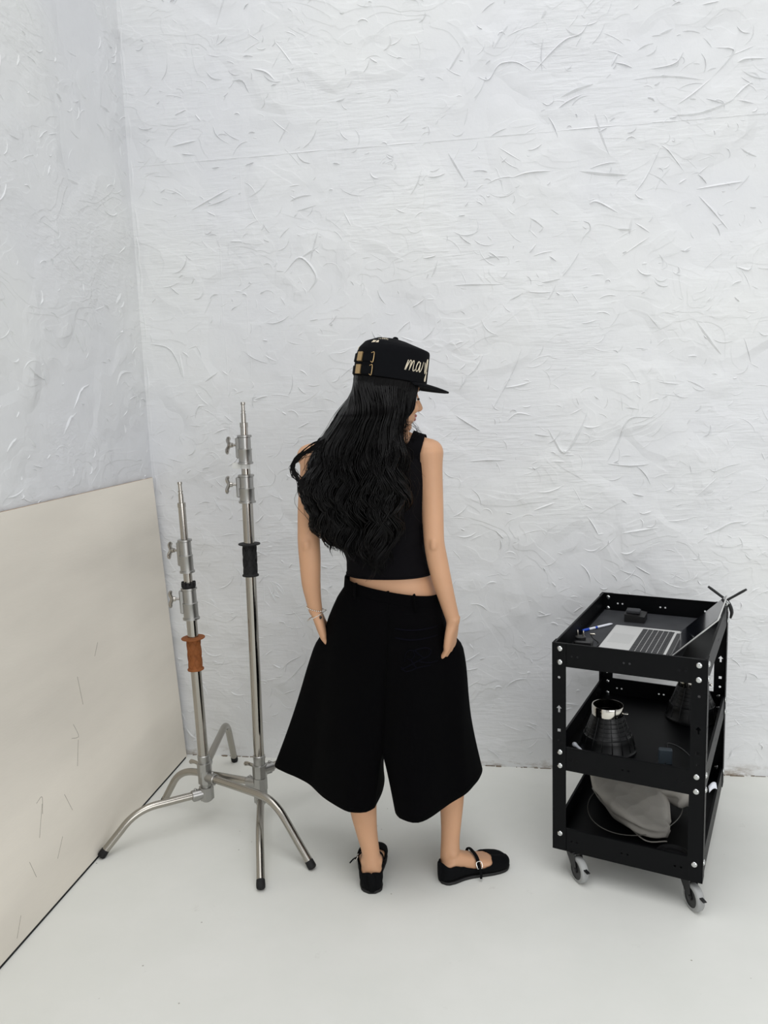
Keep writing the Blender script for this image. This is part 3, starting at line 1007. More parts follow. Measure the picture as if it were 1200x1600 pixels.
# ---- things on the bottom shelf
def sheer_material():
    m = material('sheer_grey_fabric', (178, 174, 166), 0.9, spec=0.1, noise=0.1, nscale=12)
    nt = m.node_tree
    b = nt.nodes['Principled BSDF']
    vo = nt.nodes.new('ShaderNodeTexVoronoi')
    vo.inputs['Scale'].default_value = 22
    tc = nt.nodes.new('ShaderNodeTexCoord')
    nt.links.new(tc.outputs['Object'], vo.inputs['Vector'])
    bp = nt.nodes.new('ShaderNodeBump')
    bp.inputs['Strength'].default_value = 0.4
    bp.inputs['Distance'].default_value = 0.012
    nt.links.new(vo.outputs['Distance'], bp.inputs['Height'])
    nt.links.new(bp.outputs['Normal'], b.inputs['Normal'])
    out = nt.nodes['Material Output']
    tr = nt.nodes.new('ShaderNodeBsdfTransparent')
    mx = nt.nodes.new('ShaderNodeMixShader')
    lw = nt.nodes.new('ShaderNodeLayerWeight')
    lw.inputs[0].default_value = 0.35
    mr = nt.nodes.new('ShaderNodeMapRange')
    mr.inputs[3].default_value, mr.inputs[4].default_value = 0.74, 0.97
    nt.links.new(lw.outputs['Facing'], mr.inputs[0])
    nt.links.new(mr.outputs[0], mx.inputs[0])
    nt.links.new(tr.outputs[0], mx.inputs[1])
    nt.links.new(b.outputs[0], mx.inputs[2])
    nt.links.new(mx.outputs[0], out.inputs[0])
    return m
M_SHEER = sheer_material()
M_WIRE = material('grey_wire', (120, 118, 112), 0.4, metal=0.5)
bag = in_cart('diffuser_sock', .20, .33, S_LOW)
tag(bag, 'crumpled sheer grey diffuser sock with a wire hoop on the bottom shelf', 'diffuser')
# crumpled bag: a faceted, creased body built from control rings
def crumple():
    # rings from the near right tip (closed seam) to the raised far left mouth, each an irregular loop
    ctrl = [
        ((.118, -.160, .030), .020, .016), ((.085, -.150, .034), .060, .030), ((.045, -.115, .044), .090, .046), ((.0, -.060, .056), .105, .060),
        ((-.045, .0, .068), .105, .072), ((-.080, .055, .082), .095, .078), ((-.100, .105, .092), .080, .078), ((-.105, .130, .098), .060, .060)]
    rr = random.Random(3)
    C = np.array([c for c, _, _ in ctrl])
    n, s = 34, 56
    P = catmull(C, n)
    W = catmull([(w, h) for _, w, h in ctrl], n)
    T = np.gradient(P, axis=0)
    T /= np.linalg.norm(T, axis=1)[:, None]
    ph = [rr.uniform(0, 6.28) for _ in range(8)]
    rings = []
    for i in range(n):
        side = np.cross(T[i], (0, 0, 1))
        side /= np.linalg.norm(side)
        upv = np.array((0, 0, 1.0))
        ring = []
        u = i / (n - 1)
        for k in range(s):
            t = 2 * math.pi * k / s
            facet = 9.0
            for j in range(7):
                ca = math.cos(t - (j * .9 + ph[j % 8] * .12 + (1.6 if j % 2 else -1.1) * u))
                if ca > .15:
                    facet = min(facet, (.84 + .05 * (j % 3)) / ca)
            fold = .8 * (min(facet, 1.15) - 1) + .03 * math.sin(5 * t + ph[1] - 5 * u) + .03 * abs(math.sin(9 * u + 2 * t)) + 0 * math.sin(3 * t + ph[0] + 3 * u) + .07 * math.sin(5 * t + ph[1] - 5 * u) + .05 * abs(math.sin(4 * t + 6 * u + ph[2])) - .05 * abs(math.sin(2.5 * u * 6.28 + ph[3] + math.sin(t)))
            q = P[i] + (1 + fold) * (W[i][0] * math.cos(t) * side + W[i][1] * math.sin(t) * upv)
            q[2] = max(q[2], .0022 + .0015 * abs(math.sin(9 * t)))
            q[0] = min(max(q[0], -.180), .205)
            ring.append(q)
        rings.append(ring)
    return loft(rings, caps=True)
obj('sock', *crumple(), M_SHEER, bag, True)
sk2 = MB()
rings = []
for i in range(14):
    u = i / 13
    ring = []
    for k in range(30):
        t = 2 * math.pi * k / 30
        f = 1 + .16 * math.sin(4 * t + 5 * u) + .08 * math.sin(7 * t)
        ring.append((.06 + .10 * u + .030 * math.cos(t) * f, .03 - .02 * u + .055 * math.cos(t + .5) * f * (1 - .3 * u), max(.003, .085 - .01 * u + .048 * math.sin(t) * f)))
    rings.append(ring)
obj('sock_end', *loft(rings), M_SHEER, bag, True)
seam = catmull([(.118, -.180, .010), (.06, -.20, .008), (.0, -.145, .008), (-.06, -.085, .008), (-.12, -.02, .010), (-.165, .045, .018)], 40)
MB().add(tube(seam, .0022, 6)).build('seam_piping', M_SHEER, bag)
hoop = [(-.02 + .158 * math.cos(t) * .95, .02 + .235 * math.sin(t) * .9, .006 + .012 * (1 + math.sin(t + 2))) for t in np.linspace(0, 2 * math.pi, 60)[:-1]]
MB().add(tube([(a + .01, b - .03, c) for a, b, c in hoop], .0015, 6, closed=True)).build('wire_hoop', M_WIRE, bag)
dk = in_cart('round_dish', .345, .085, S_LOW + .0003)
tag(dk, 'flat round black dish lying at the front right of the bottom shelf', 'dish')
vs, fs = lathe([(0, .040), (.003, .046), (.014, .048), (.016, .047), (.0155, .044), (.006, .040)], (0, 0, 0), (0, 0, 1), 36)
obj('dish', vs, fs, M_BLACK, dk, True, 40)

# ------------------------------------------------------------------ person seen from behind
def skin_material():
    m = material('skin', (194, 150, 117), 0.5, spec=0.35, noise=0.05, nscale=9, bump=0.04, bscale=300, bdist=0.0006)
    b = m.node_tree.nodes['Principled BSDF']
    b.inputs['Subsurface Weight'].default_value = 0.08
    b.inputs['Subsurface Radius'].default_value = (1.0, 0.4, 0.25)
    b.inputs['Subsurface Scale'].default_value = 0.01
    return m
M_SKIN = skin_material()
M_CLOTH = material('black_wool_cloth', (3, 3, 4), 0.95, spec=0.06, bump=0.2, bscale=700, bdist=0.0004)
M_JERSEY = material('black_jersey', (8, 7, 10), 0.9, spec=0.1, bump=0.2, bscale=500, bdist=0.0004)
M_STITCH = material('midnight_stitch', (6, 6, 13), 0.9, spec=0.06)
M_CAP = material('black_cap_twill', (9, 10, 13), 0.9, spec=0.12, bump=0.25, bscale=600, bdist=0.0005)
M_CREAM = material('cream_embroidery', (226, 214, 190), 0.7, bump=0.3, bscale=900, bdist=0.0004)
M_BRASS = material('antique_brass', (188, 158, 112), 0.35, metal=0.8)
M_HAIR = material('black_hair', (4, 3, 3), 0.34, spec=0.11, noise=0.3, nscale=30)
M_LOCKS = material('glossy_black_hair', (4, 3, 3), 0.25, spec=0.17, noise=0.3, nscale=30)
M_LIP = material('lip', (152, 80, 74), 0.4)
M_EYE = material('eye', (235, 230, 225), 0.2)
M_LASH = material('lash', (14, 11, 10), 0.6)
M_SILVERCHAIN = material('silver_bead', (214, 212, 206), 0.25, metal=0.9)
M_SHOE = material('black_shoe_fabric', (6, 7, 9), 0.85, spec=0.12, bump=0.2, bscale=500, bdist=0.0004)
M_SOLE = material('black_sole', (14, 14, 14), 0.7)

# head frame: facing right and a little away from the lens, chin slightly down
HC = Vector((-.332, 2.275, 1.525))
AZ, HP = R(27), R(10)
HF = Vector((math.cos(AZ) * math.cos(HP), math.sin(AZ) * math.cos(HP), -math.sin(HP)))
HU = Vector((math.cos(AZ) * math.sin(HP), math.sin(AZ) * math.sin(HP), math.cos(HP)))
HL = HU.cross(HF)
def hd(f, l, u):
    return HC + HF * f + HL * l + HU * u

def blob(c, rad, seg=20, rings=12, basis=None):
    F, L, U = basis or (HF, HL, HU)
    vs, fs = [], []
    for i in range(1, rings):
        ph = math.pi * i / rings
        for k in range(seg):
            t = 2 * math.pi * k / seg
            vs.append(tuple(c + F * rad[0] * math.sin(ph) * math.cos(t) + L * rad[1] * math.sin(ph) * math.sin(t) + U * rad[2] * math.cos(ph)))
    for i in range(rings - 2):
        for k in range(seg):
            k2 = (k + 1) % seg
            fs.append((i * seg + k, i * seg + k2, (i + 1) * seg + k2, (i + 1) * seg + k))
    n = len(vs)
    vs += [tuple(c + U * rad[2]), tuple(c - U * rad[2])]
    for k in range(seg):
        k2 = (k + 1) % seg
        fs.append((n, k2, k))
        fs.append((n + 1, (rings - 2) * seg + k, (rings - 2) * seg + k2))
    return vs, fs

def limb(ctrl, n=24, seg=18):
    """tapering rounded limb through (x, y, z, radius) control points, with domed ends"""
    P = catmull(ctrl, n)
    pts, rad = list(P[:, :3]), list(P[:, 3])
    def dome(p, q, r):
        d = (p - q) / (np.linalg.norm(p - q) + 1e-9)
        return [(p + d * r * math.sin(a), r * math.cos(a)) for a in (R(25), R(50), R(70), R(85))]
    a = dome(pts[0], pts[1], rad[0])[::-1]
    b = dome(pts[-1], pts[-2], rad[-1])
    pts = [p for p, _ in a] + pts + [p for p, _ in b]
    rad = [r for _, r in a] + rad + [r for _, r in b]
    return tube(pts, rad, seg)

TORSO = [ # z, cx, cy, half width, half depth
    (.74, -.335, 2.275, .150, .095), (.80, -.335, 2.275, .155, .100), (.88, -.335, 2.272, .143, .098), (.93, -.335, 2.27, .132, .094), (.97, -.340, 2.268, .126, .090),
    (1.03, -.350, 2.265, .112, .086), (1.10, -.364, 2.262, .118, .090), (1.18, -.376, 2.260, .134, .098), (1.26, -.383, 2.261, .146, .102),
    (1.32, -.386, 2.262, .146, .094), (1.365, -.386, 2.262, .120, .074), (1.395, -.382, 2.262, .080, .058), (1.415, -.376, 2.262, .050, .046)]
def torso_at(z):
    A = np.array(TORSO)
    return [float(np.interp(z, A[:, 0], A[:, i])) for i in range(1, 5)]
def torso_ring(z, n=48, grow=0.0):
    cx, cy, a, b = torso_at(z)
    out = []
    for k in range(n):
        t = 2 * math.pi * k / n
        c, s = math.cos(t), math.sin(t)
        out.append((cx + (a + grow) * math.copysign(abs(c) ** .85, c), cy + (b + grow) * math.copysign(abs(s) ** .9, s), z))
    return out

body = MB()
zs = catmull([[t[0]] for t in TORSO], 40)[:, 0]
body.add(loft([torso_ring(z) for z in zs]))
# shoulder girdle, shoulder blades
body.add(limb([(-.575, 2.262, 1.345, .036), (-.48, 2.262, 1.362, .040), (-.386, 2.265, 1.365, .046), (-.29, 2.264, 1.366, .040), (-.212, 2.262, 1.350, .037)], 30))
body.add(limb([(-.455, 2.20, 1.30, .030), (-.43, 2.195, 1.22, .026)], 8))
body.add(limb([(-.31, 2.20, 1.30, .030), (-.335, 2.195, 1.22, .026)], 8))
body.add(limb([(-.386, 2.24, 1.385, .040), (-.35, 2.262, 1.395, .042), (-.26, 2.262, 1.372, .030)], 14))
# neck
body.add(limb([(-.380, 2.262, 1.36, .058), (-.366, 2.266, 1.41, .047), (-.352, 2.272, 1.46, .045), (-.345, 2.275, 1.50, .048)], 16))
# arms
ARM_R = [(-.217, 2.262, 1.345, .043), (-.214, 2.257, 1.30, .0365), (-.2095, 2.244, 1.20, .0330), (-.206, 2.226, 1.12, .0305), (-.203, 2.215, 1.085, .0300), (-.196, 2.214, 1.04, .0305), (-.184, 2.214, .98, .0285), (-.166, 2.216, .905, .0235), (-.154, 2.218, .858, .0205)]
ARM_L = [(-.563, 2.260, 1.342, .041), (-.565, 2.254, 1.30, .0365), (-.576, 2.243, 1.20, .0345), (-.579, 2.232, 1.12, .0335), (-.578, 2.225, 1.085, .0335), (-.577, 2.224, 1.04, .0325), (-.578, 2.228, .97, .0290), (-.575, 2.236, .915, .0240), (-.572, 2.243, .880, .0215)]
body.add(limb(ARM_R, 40))
body.add(limb(ARM_L, 40))
body.add(limb([(-.203, 2.192, 1.094, .012), (-.203, 2.190, 1.082, .012)], 4))
body.add(limb([(-.578, 2.198, 1.094, .012), (-.578, 2.197, 1.082, .012)], 4))

def hand(w, d, s, flip):
    """palm, four unequal curled fingers and a thumb; w wrist, d towards the fingertips, s towards the thumb"""
    w, d, s = Vector(w), Vector(d).normalized(), Vector(s)
    s = (s - d * s.dot(d)).normalized()
    n = d.cross(s) * flip               # out of the back of the hand
    rings = []
    for t, hw, ht, off in ((-.012, .021, .019, 0), (.010, .024, .017, 0), (.035, .034, .0155, .001), (.060, .038, .0145, .001), (.080, .0375, .0125, 0), (.090, .033, .009, -.002)):
        c = w + d * t + s * off
        rings.append([tuple(c + s * hw * math.copysign(abs(math.cos(a)) ** .8, math.cos(a)) + n * ht * math.copysign(abs(math.sin(a)) ** .8, math.sin(a))) for a in np.linspace(0, 2 * math.pi, 21)[:-1]])
    body.add(loft(rings))
    for off, ln, kn in ((.027, .066, .083), (.0095, .074, .088), (-.0085, .069, .086), (-.026, .054, .079)):
        k0 = w + d * (kn - .012) + s * off
        k1 = w + d * kn + s * off + n * .003
        k2 = k1 + (d - n * .30 + s * off * 1.2).normalized() * ln * .45
        k3 = k2 + (d - n * .75).normalized() * ln * .30
        k4 = k3 + (d - n * 1.05).normalized() * ln * .22
        body.add(limb([(*k0, .0088), (*k1, .0092), (*k2, .0082), (*k3, .0074), (*k4, .0064)], 18, 12))
    t0 = w + d * .018 + s * .018 - n * .003
    t1 = w + d * .045 + s * .040 - n * .008
    t2 = t1 + (d * .85 + s * .45 - n * .15).normalized() * .034
    t3 = t2 + (d * 1.0 + s * .10 - n * .2).normalized() * .027
    body.add(limb([(*t0, .015), (*t1, .0118), (*t2, .0096), (*t3, .0075)], 16, 12))
hand((-.154, 2.218, .858), (-.16, .18, -.97), (.28, .95, .05), 1)
hand((-.572, 2.243, .880), (.20, .16, -.96), (-.30, .95, .05), -1)

# legs and feet
LEG_L = [(-.405, 2.275, .78, .080), (-.438, 2.275, .62, .066), (-.455, 2.268, .47, .050), (-.455, 2.258, .40, .050), (-.450, 2.240, .32, .0475), (-.444, 2.222, .25, .0415), (-.436, 2.220, .18, .0335), (-.427, 2.218, .125, .0285), (-.423, 2.216, .085, .0290), (-.421, 2.214, .050, .030)]
LEG_R = [(-.268, 2.280, .78, .080), (-.230, 2.285, .62, .066), (-.205, 2.330, .47, .050), (-.192, 2.330, .40, .050), (-.183, 2.326, .32, .0470), (-.1785, 2.320, .25, .0400), (-.180, 2.308, .18, .0332), (-.183, 2.298, .125, .0300), (-.184, 2.292, .085, .0310), (-.186, 2.291, .050, .031)]
body.add(limb(LEG_L, 44))
body.add(limb(LEG_R, 44))
FOOT = {'l': (Vector((-.418, 2.178, 0)), R(97), .232), 'r': (Vector((-.212, 2.258, 0)), R(30), .232)}
# half width inside/outside and height of a foot, by fraction of its length
FT = [(0.0, .006, .047), (.012, .015, .049), (.03, .0220, .051), (.06, .0270, .054), (.16, .031, .072), (.30, .029, .075), (.42, .031, .062), (.56, .038, .047), (.70, .043, .036), (.82, .0425, .031), (.91, .0375, .028), (.96, .030, .025), (.985, .022, .022), (1.0, .011, .019)]
def foot_section(t):
    A = np.array(FT)
    return float(np.interp(t, A[:, 0], A[:, 1])), float(np.interp(t, A[:, 0], A[:, 2]))
def foot_point(key, t, ang, gw=0.0, gh=0.0):
    """ang 0 = straight down the sole centre, +-180 = top of the foot"""
    h0, az, L = FOOT[key]
    d = Vector((math.cos(az), math.sin(az), 0))
    s = Vector((-math.sin(az), math.cos(az), 0))
    w, h = foot_section(t)
    w, h = w + gw, h + gh
    a = R(ang)
    x = math.copysign(abs(math.sin(a)) ** .7, math.sin(a)) * w
    z = h / 2 - math.copysign(abs(math.cos(a)) ** .7, math.cos(a)) * h / 2
    curve = (.008 if key == 'l' else .008) * math.sin(math.pi * t)
    lc = t * L
    return h0 + d * lc + s * (x + curve) + Vector((0, 0, z))
for key in 'lr':
    rings = []
    for t in np.linspace(0, 1, 26):
        rings.append([tuple(foot_point(key, t, a) + Vector((0, 0, .008))) for a in np.linspace(-180, 180, 29)[:-1]])
    body.add(loft(rings))
    h0, az, L = FOOT[key]
    d = Vector((math.cos(az), math.sin(az), 0))
    s = Vector((-math.sin(az), math.cos(az), 0))
    for sg in (-1, 1):
        c = Vector((-.423, 2.216, .084) if key == 'l' else (-.184, 2.292, .084)) + s * sg * .0265
        body.add(blob(c, (.015, .0075, .016), 12, 8, (d, s, Vector((0, 0, 1)))))

# head
body.add(blob(hd(-.008, 0, .022), (.094, .074, .092), 32, 20))
body.add(blob(hd(.030, 0, -.030), (.060, .060, .078), 28, 18))
body.add(blob(hd(.022, 0, -.070), (.056, .052, .036), 24, 14))
body.add(blob(hd(.066, 0, -.092), (.020, .022, .016), 16, 10))
body.add(blob(hd(.074, 0, -.062), (.017, .026, .022), 16, 10))
body.add(blob(hd(.066, .030, -.035), (.022, .024, .022), 16, 10))
body.add(blob(hd(.066, -.030, -.035), (.022, .024, .022), 16, 10))
body.add(blob(hd(.068, 0, .020), (.022, .045, .014), 20, 10))
nose = [tuple(hd(.082, 0, .010)) + (.0075,), tuple(hd(.092, 0, -.010)) + (.0072,), tuple(hd(.103, 0, -.029)) + (.0085,), tuple(hd(.104, 0, -.034)) + (.0085,), tuple(hd(.092, 0, -.039)) + (.007,)]
body.add(limb(nose, 16, 12))
for sg in (-1, 1):
    body.add(blob(hd(.090, sg * .0105, -.036), (.009, .0065, .0065), 12, 8))
    ear = [tuple(hd(-.012 + .018 * math.cos(t), sg * (.074 + .006 * math.sin(t * .5)), -.012 + .030 * math.sin(t))) + (.0055,) for t in np.linspace(-1.2, 3.6, 9)]
    body.add(limb(ear, 18, 8))
    body.add(blob(hd(-.006, sg * .072, -.012), (.014, .006, .024), 12, 8))

src = bpy.data.meshes.new('body_src')
src.from_pydata(body.v, [], body.f)
fix(src)
tmp = bpy.data.objects.new('body_src', src)
COL.objects.link(tmp)
m = tmp.modifiers.new('r', 'REMESH')
m.mode = 'VOXEL'
m.voxel_size = .0036
m.use_smooth_shade = True
m = tmp.modifiers.new('s', 'SMOOTH')
m.factor, m.iterations = .5, 7
dg = bpy.context.evaluated_depsgraph_get()
me = bpy.data.meshes.new_from_object(tmp.evaluated_get(dg))
bpy.data.objects.remove(tmp)
me.materials.clear()
me.materials.append(M_SKIN)
me.name = 'person'
person = bpy.data.objects.new('person', me)
COL.objects.link(person)
tag(person, 'person seen from behind in black cap, tank top and wide shorts, hands in pockets', 'person')
me.polygons.foreach_set('use_smooth', [True] * len(me.polygons))
BVH = BVHTree.FromPolygons([v.co.copy() for v in me.vertices], [tuple(p.vertices) for p in me.polygons])

def snap(p, off):
    loc, nor, _, _ = BVH.find_nearest(Vector(p))
    return loc + nor * off

# face pieces
for sg in (-1, 1):
    eye = MB().add(blob(hd(.0680, sg * .031, -.010), (.0115, .0125, .0115), 16, 10)).build('eye', M_EYE, person)
    P = [hd(.0838 - .0035 * abs(u) ** 2 * 2.0, sg * (.031 + .017 * u), -.008 - .004 * u * u) for u in np.linspace(-1, 1, 9)]
    MB().add(tube([tuple(p) for p in P], [.0012, .0018, .0022, .0024, .0024, .0024, .0026, .0024, .0016], 6)).build('eyelashes', M_LASH, person)
    P = [snap(hd(.095, sg * (.034 + .020 * u), .013 + .004 * (1 - u * u)), .0008) for u in np.linspace(-1, 1, 9)]
    MB().add(tube([tuple(p) for p in P], [.0012, .002, .0026, .0028, .0028, .0026, .0022, .0016, .0008], 6)).build('eyebrow', M_LASH, person)
lips = MB()
P = [hd(.0915 - .012 * u * u, .022 * u, -.058 + .002 * (1 - abs(u))) for u in np.linspace(-1, 1, 11)]
lips.add(tube([tuple(p) for p in P], [.001, .003, .0042, .005, .0052, .005, .0052, .005, .0042, .003, .001], 8))
P = [hd(.0895 - .012 * u * u, .019 * u, -.067) for u in np.linspace(-1, 1, 11)]
lips.add(tube([tuple(p) for p in P], [.001, .003, .0048, .0056, .006, .006, .006, .0056, .0048, .003, .001], 8))
lips.build('lips', M_LIP, person)

# ---- tank top
def tank():
    n, rows = 120, 34
    vs, fs = [], []
    for i in range(n):
        t = 2 * math.pi * i / n
        c, s = math.cos(t), math.sin(t)
        # armholes dip at the sides, back and front rise towards the straps
        rise = min(1.0, max(0.0, 1 - abs(abs(s) - .48) / .44) * 1.7)
        zt = 1.255 + .085 * rise
        if s > 0:
            zt -= .01
        for j in range(rows):
            z = .991 + (zt - .991) * j / (rows - 1)
            cx, cy, a, b = torso_at(z)
            g = .007
            x = cx + (a + g) * math.copysign(abs(c) ** .85, c)
            y = cy + (b + g) * math.copysign(abs(s) ** .9, s)
            p = Vector((x, y, z))
            q = snap(p, .006)
            w = min(1, max(0, (z - 1.06) / .08))
            hit, _, _, _ = BVH.ray_cast(Vector((x, 1.8 if s < 0 else 2.8, z)), Vector((0, 1 if s < 0 else -1, 0)))
            if hit is not None and abs(x - cx) < .14:
                yy = hit.y + (-.006 if s < 0 else .006)
                p.y += (yy - p.y) * w * min(1, max(0, (.14 - abs(x - cx)) / .03))
            wr = .0022 * math.sin(z * 120 + 3 * c + 2 * math.sin(4 * t)) * max(0, 1 - abs(z - 1.09) / .09)
            p += Vector((c, s, 0)) * wr
            vs.append(tuple(p))
    for i in range(n):
        i2 = (i + 1) % n
        for j in range(rows - 1):
            fs.append((i * rows + j, i2 * rows + j, i2 * rows + j + 1, i * rows + j + 1))
    mb = MB().add((vs, fs))
    for sg, path in ((1, [(-.286, 2.15, 1.235), (-.271, 2.155, 1.29), (-.263, 2.18, 1.345), (-.246, 2.22, 1.392), (-.238, 2.260, 1.420), (-.243, 2.30, 1.39), (-.256, 2.34, 1.34), (-.275, 2.37, 1.27), (-.29, 2.37, 1.22)]),
                     (-1, [(-.484, 2.15, 1.235), (-.499, 2.155, 1.29), (-.507, 2.18, 1.345), (-.522, 2.22, 1.392), (-.528, 2.260, 1.42), (-.520, 2.30, 1.39), (-.51, 2.34, 1.34), (-.495, 2.37, 1.27), (-.48, 2.37, 1.22)])):
        P = catmull(path, 44)
        wd = np.interp(np.linspace(0, 1, 44), [0, .12, .3, .5, .7, .88, 1], [.085, .064, .044, .034, .040, .060, .085])
        base = len(mb.v)
        m_ = 9
        for k in range(44):
            for j in range(m_):
                u = j / (m_ - 1) - .5
                p = Vector(P[k]) + Vector((u * wd[k], 0, 0))
                q = snap(p, .0065)
                back = P[k][1] < 2.262
                lowz = min(1, max(0, (1.40 - P[k][2]) / .05))
                hit, _, _, _ = BVH.ray_cast(Vector((p.x, 1.8 if back else 2.8, p.z)), Vector((0, 1 if back else -1, 0)))
                if hit is not None and lowz > 0:
                    q = q.lerp(hit + Vector((0, -.0065 if back else .0065, 0)), lowz)
                mb.v.append(tuple(q))
        for k in range(43):
            for j in range(m_ - 1):
                a = base + k * m_ + j
                mb.f.append((a, a + 1, a + m_ + 1, a + m_))
    o = mb.build('tank_top', M_JERSEY, person, True, None)
    md = o.modifiers.new('t', 'SOLIDIFY')
    md.thickness, md.offset = .0022, 1
    # hem band
    P = []
    for k in range(64):
        t = 2 * math.pi * k / 64
        c, s = math.cos(t), math.sin(t)
        cx, cy, a, b = torso_at(.993)
        P.append((cx + (a + .0085) * math.copysign(abs(c) ** .85, c), cy + (b + .0085) * math.copysign(abs(s) ** .9, s), .993))
    MB().add(tube(P, .0032, 6, closed=True)).build('hem', M_JERSEY, o)
tank()

# ---- wide knee-length shorts
def arc_pts(pts, n):
    P = np.array(pts, float)
    d = np.concatenate([[0], np.cumsum(np.linalg.norm(np.diff(P, axis=0), axis=1))])
    C = catmull(P, 200)
    dc = np.concatenate([[0], np.cumsum(np.linalg.norm(np.diff(C, axis=0), axis=1))])
    return np.stack([np.interp(np.linspace(0, dc[-1], n), dc, C[:, i]) for i in range(P.shape[1])], 1)

WAIST_Z = lambda x: .955 - .19 * (x + .33)
HEM_Z = .285
NO, NI = 56, 20
HEM = {
    'l': ([(-.402, 2.175), (-.420, 2.150), (-.444, 2.143), (-.484, 2.150), (-.558, 2.216), (-.670, 2.332), (-.735, 2.376), (-.778, 2.412), (-.772, 2.47), (-.66, 2.51), (-.52, 2.49), (-.42, 2.44)],
          [(-.42, 2.44), (-.400, 2.36), (-.394, 2.27), (-.402, 2.175)]),
    'r': ([(-.338, 2.180), (-.328, 2.145), (-.306, 2.117), (-.257, 2.107), (-.198, 2.182), (-.154, 2.254), (-.118, 2.322), (-.094, 2.385), (-.088, 2.470), (-.14, 2.53), (-.24, 2.52), (-.33, 2.44)],
          [(-.33, 2.44), (-.345, 2.36), (-.346, 2.27), (-.338, 2.180)])}
CROTCH_Z = .475
def shorts_leg(key):
    sg = -1 if key == 'l' else 1
    ho, hi = HEM[key]
    HO, HI = arc_pts(ho, NO), arc_pts(hi, NI)
    def half(cx, cy, a, b, z):
        o = []
        for k in range(NO):
            t = -math.pi / 2 + math.pi * k / (NO - 1)
            c, s = math.cos(t), math.sin(t)
            x = cx + sg * a * abs(c) ** .9
            o.append((x, cy + b * math.copysign(abs(s) ** .9, s), z(x) if callable(z) else z))
        return np.array(o)
    rings = []
    def add(outer, mid_front, mid_back):
        inner = np.array([mid_front + (mid_back - mid_front) * t for t in np.linspace(0, 1, NI + 2)[1:-1]])
        rings.append(np.vstack([outer, inner]))
    mid = -.337
    aw = .139
    for cz, ca, cb, cy in ((0, aw, .104, 2.268), (-.035, aw + .004, .108, 2.268), (-.036, aw + .006, .110, 2.268)):
        o = half(mid, cy, ca, cb, lambda x: WAIST_Z(x) + cz)
        add(o, o[-1], o[0])
    HIPZ = .855
    hip = half(mid, 2.272, .196 if sg < 0 else .150, .130, HIPZ)
    rr = random.Random(5 if sg < 0 else 6)
    ph = [rr.uniform(0, 6.28) for _ in range(6)]
    cm_b, cm_f = np.array([-.368, 2.160, CROTCH_Z]), np.array([-.368, 2.42, CROTCH_Z])
    arc = np.linspace(0, 1, NO)
    # waist to hip
    prev = rings[-1][:NO]
    for t in (.33, .66):
        o = prev + (hip - prev) * (t ** .8)
        o[:, 2] = prev[:, 2] + (hip[:, 2] - prev[:, 2]) * t
        add(o, o[-1], o[0])
    steps = 34
    for k in range(steps + 1):
        t = k / steps
        z = HIPZ + (HEM_Z - HIPZ) * t
        H3 = np.hstack([HO, np.full((NO, 1), HEM_Z)])
        o = hip + (H3 - hip) * t
        # gentle vertical folds growing towards the hem
        f = .0075 * t * (1 - t * .55) * (np.sin(arc * 21 + ph[0]) + .6 * np.sin(arc * 34 + ph[1] + t * 2))
        nrm = o[:, :2] - np.array([o[:, 0].mean(), o[:, 1].mean()])
        nrm /= np.linalg.norm(nrm, axis=1)[:, None]
        env = np.clip(np.minimum(arc, 1 - arc) / .2, 0, 1)
        o[:, :2] += nrm * (f * env)[:, None]
        # the hand in the side pocket pushes the cloth outwards
        pk = (.036 if sg > 0 else .016) * math.exp(-((z - .74) / (.045 if z > .74 else .20)) ** 2)
        o[:, 0] += sg * pk * np.exp(-((arc - .56) / .16) ** 2)
        tc = (HIPZ - CROTCH_Z) / (HIPZ - HEM_Z)
        hb, hf = np.array([mid, 2.142, HIPZ]), np.array([mid, 2.402, HIPZ])
        if t <= tc:
            u = t / tc
            mb_, mf_ = hb + (cm_b - hb) * u, hf + (cm_f - hf) * u
            mb_[2] = mf_[2] = z
        else:
            u = (t - tc) / (1 - tc)
            u2 = u ** .8
            eb, ef = np.array([*HI[-1], HEM_Z]), np.array([*HI[0], HEM_Z])
            mb_, mf_ = cm_b + (eb - cm_b) * u2, cm_f + (ef - cm_f) * u2
            mb_[2] = mf_[2] = z
        wb_ = np.clip(1 - arc / .22, 0, 1) ** 1.6
        wf_ = np.clip(1 - (1 - arc) / .22, 0, 1) ** 1.6
        o = o + (mb_ - o[0])[None, :] * wb_[:, None] + (mf_ - o[-1])[None, :] * wf_[:, None]
        add(o, o[-1], o[0])
        if t > tc:
            u = (t - tc) / (1 - tc)
            H3i = np.hstack([arc_pts(hi, NI + 2)[1:-1], np.full((NI, 1), HEM_Z)])
            st = rings[-1][NO:]
            tgt = H3i.copy()
            tgt[:, 2] = z
            rings[-1][NO:] = st + (tgt - st) * u ** 1.5
    return rings
sv, sf = [], []
for key in 'lr':
    rg = shorts_leg(key)
    vf = loft([[tuple(p) for p in r] for r in rg], caps=False)
    n0 = len(sv)
    sv += vf[0]
    sf += [tuple(i + n0 for i in f) for f in vf[1]]
shorts = obj('wide_shorts', sv, sf, M_CLOTH, person, True)
md = shorts.modifiers.new('t', 'SOLIDIFY')
md.thickness, md.offset = .003, 1
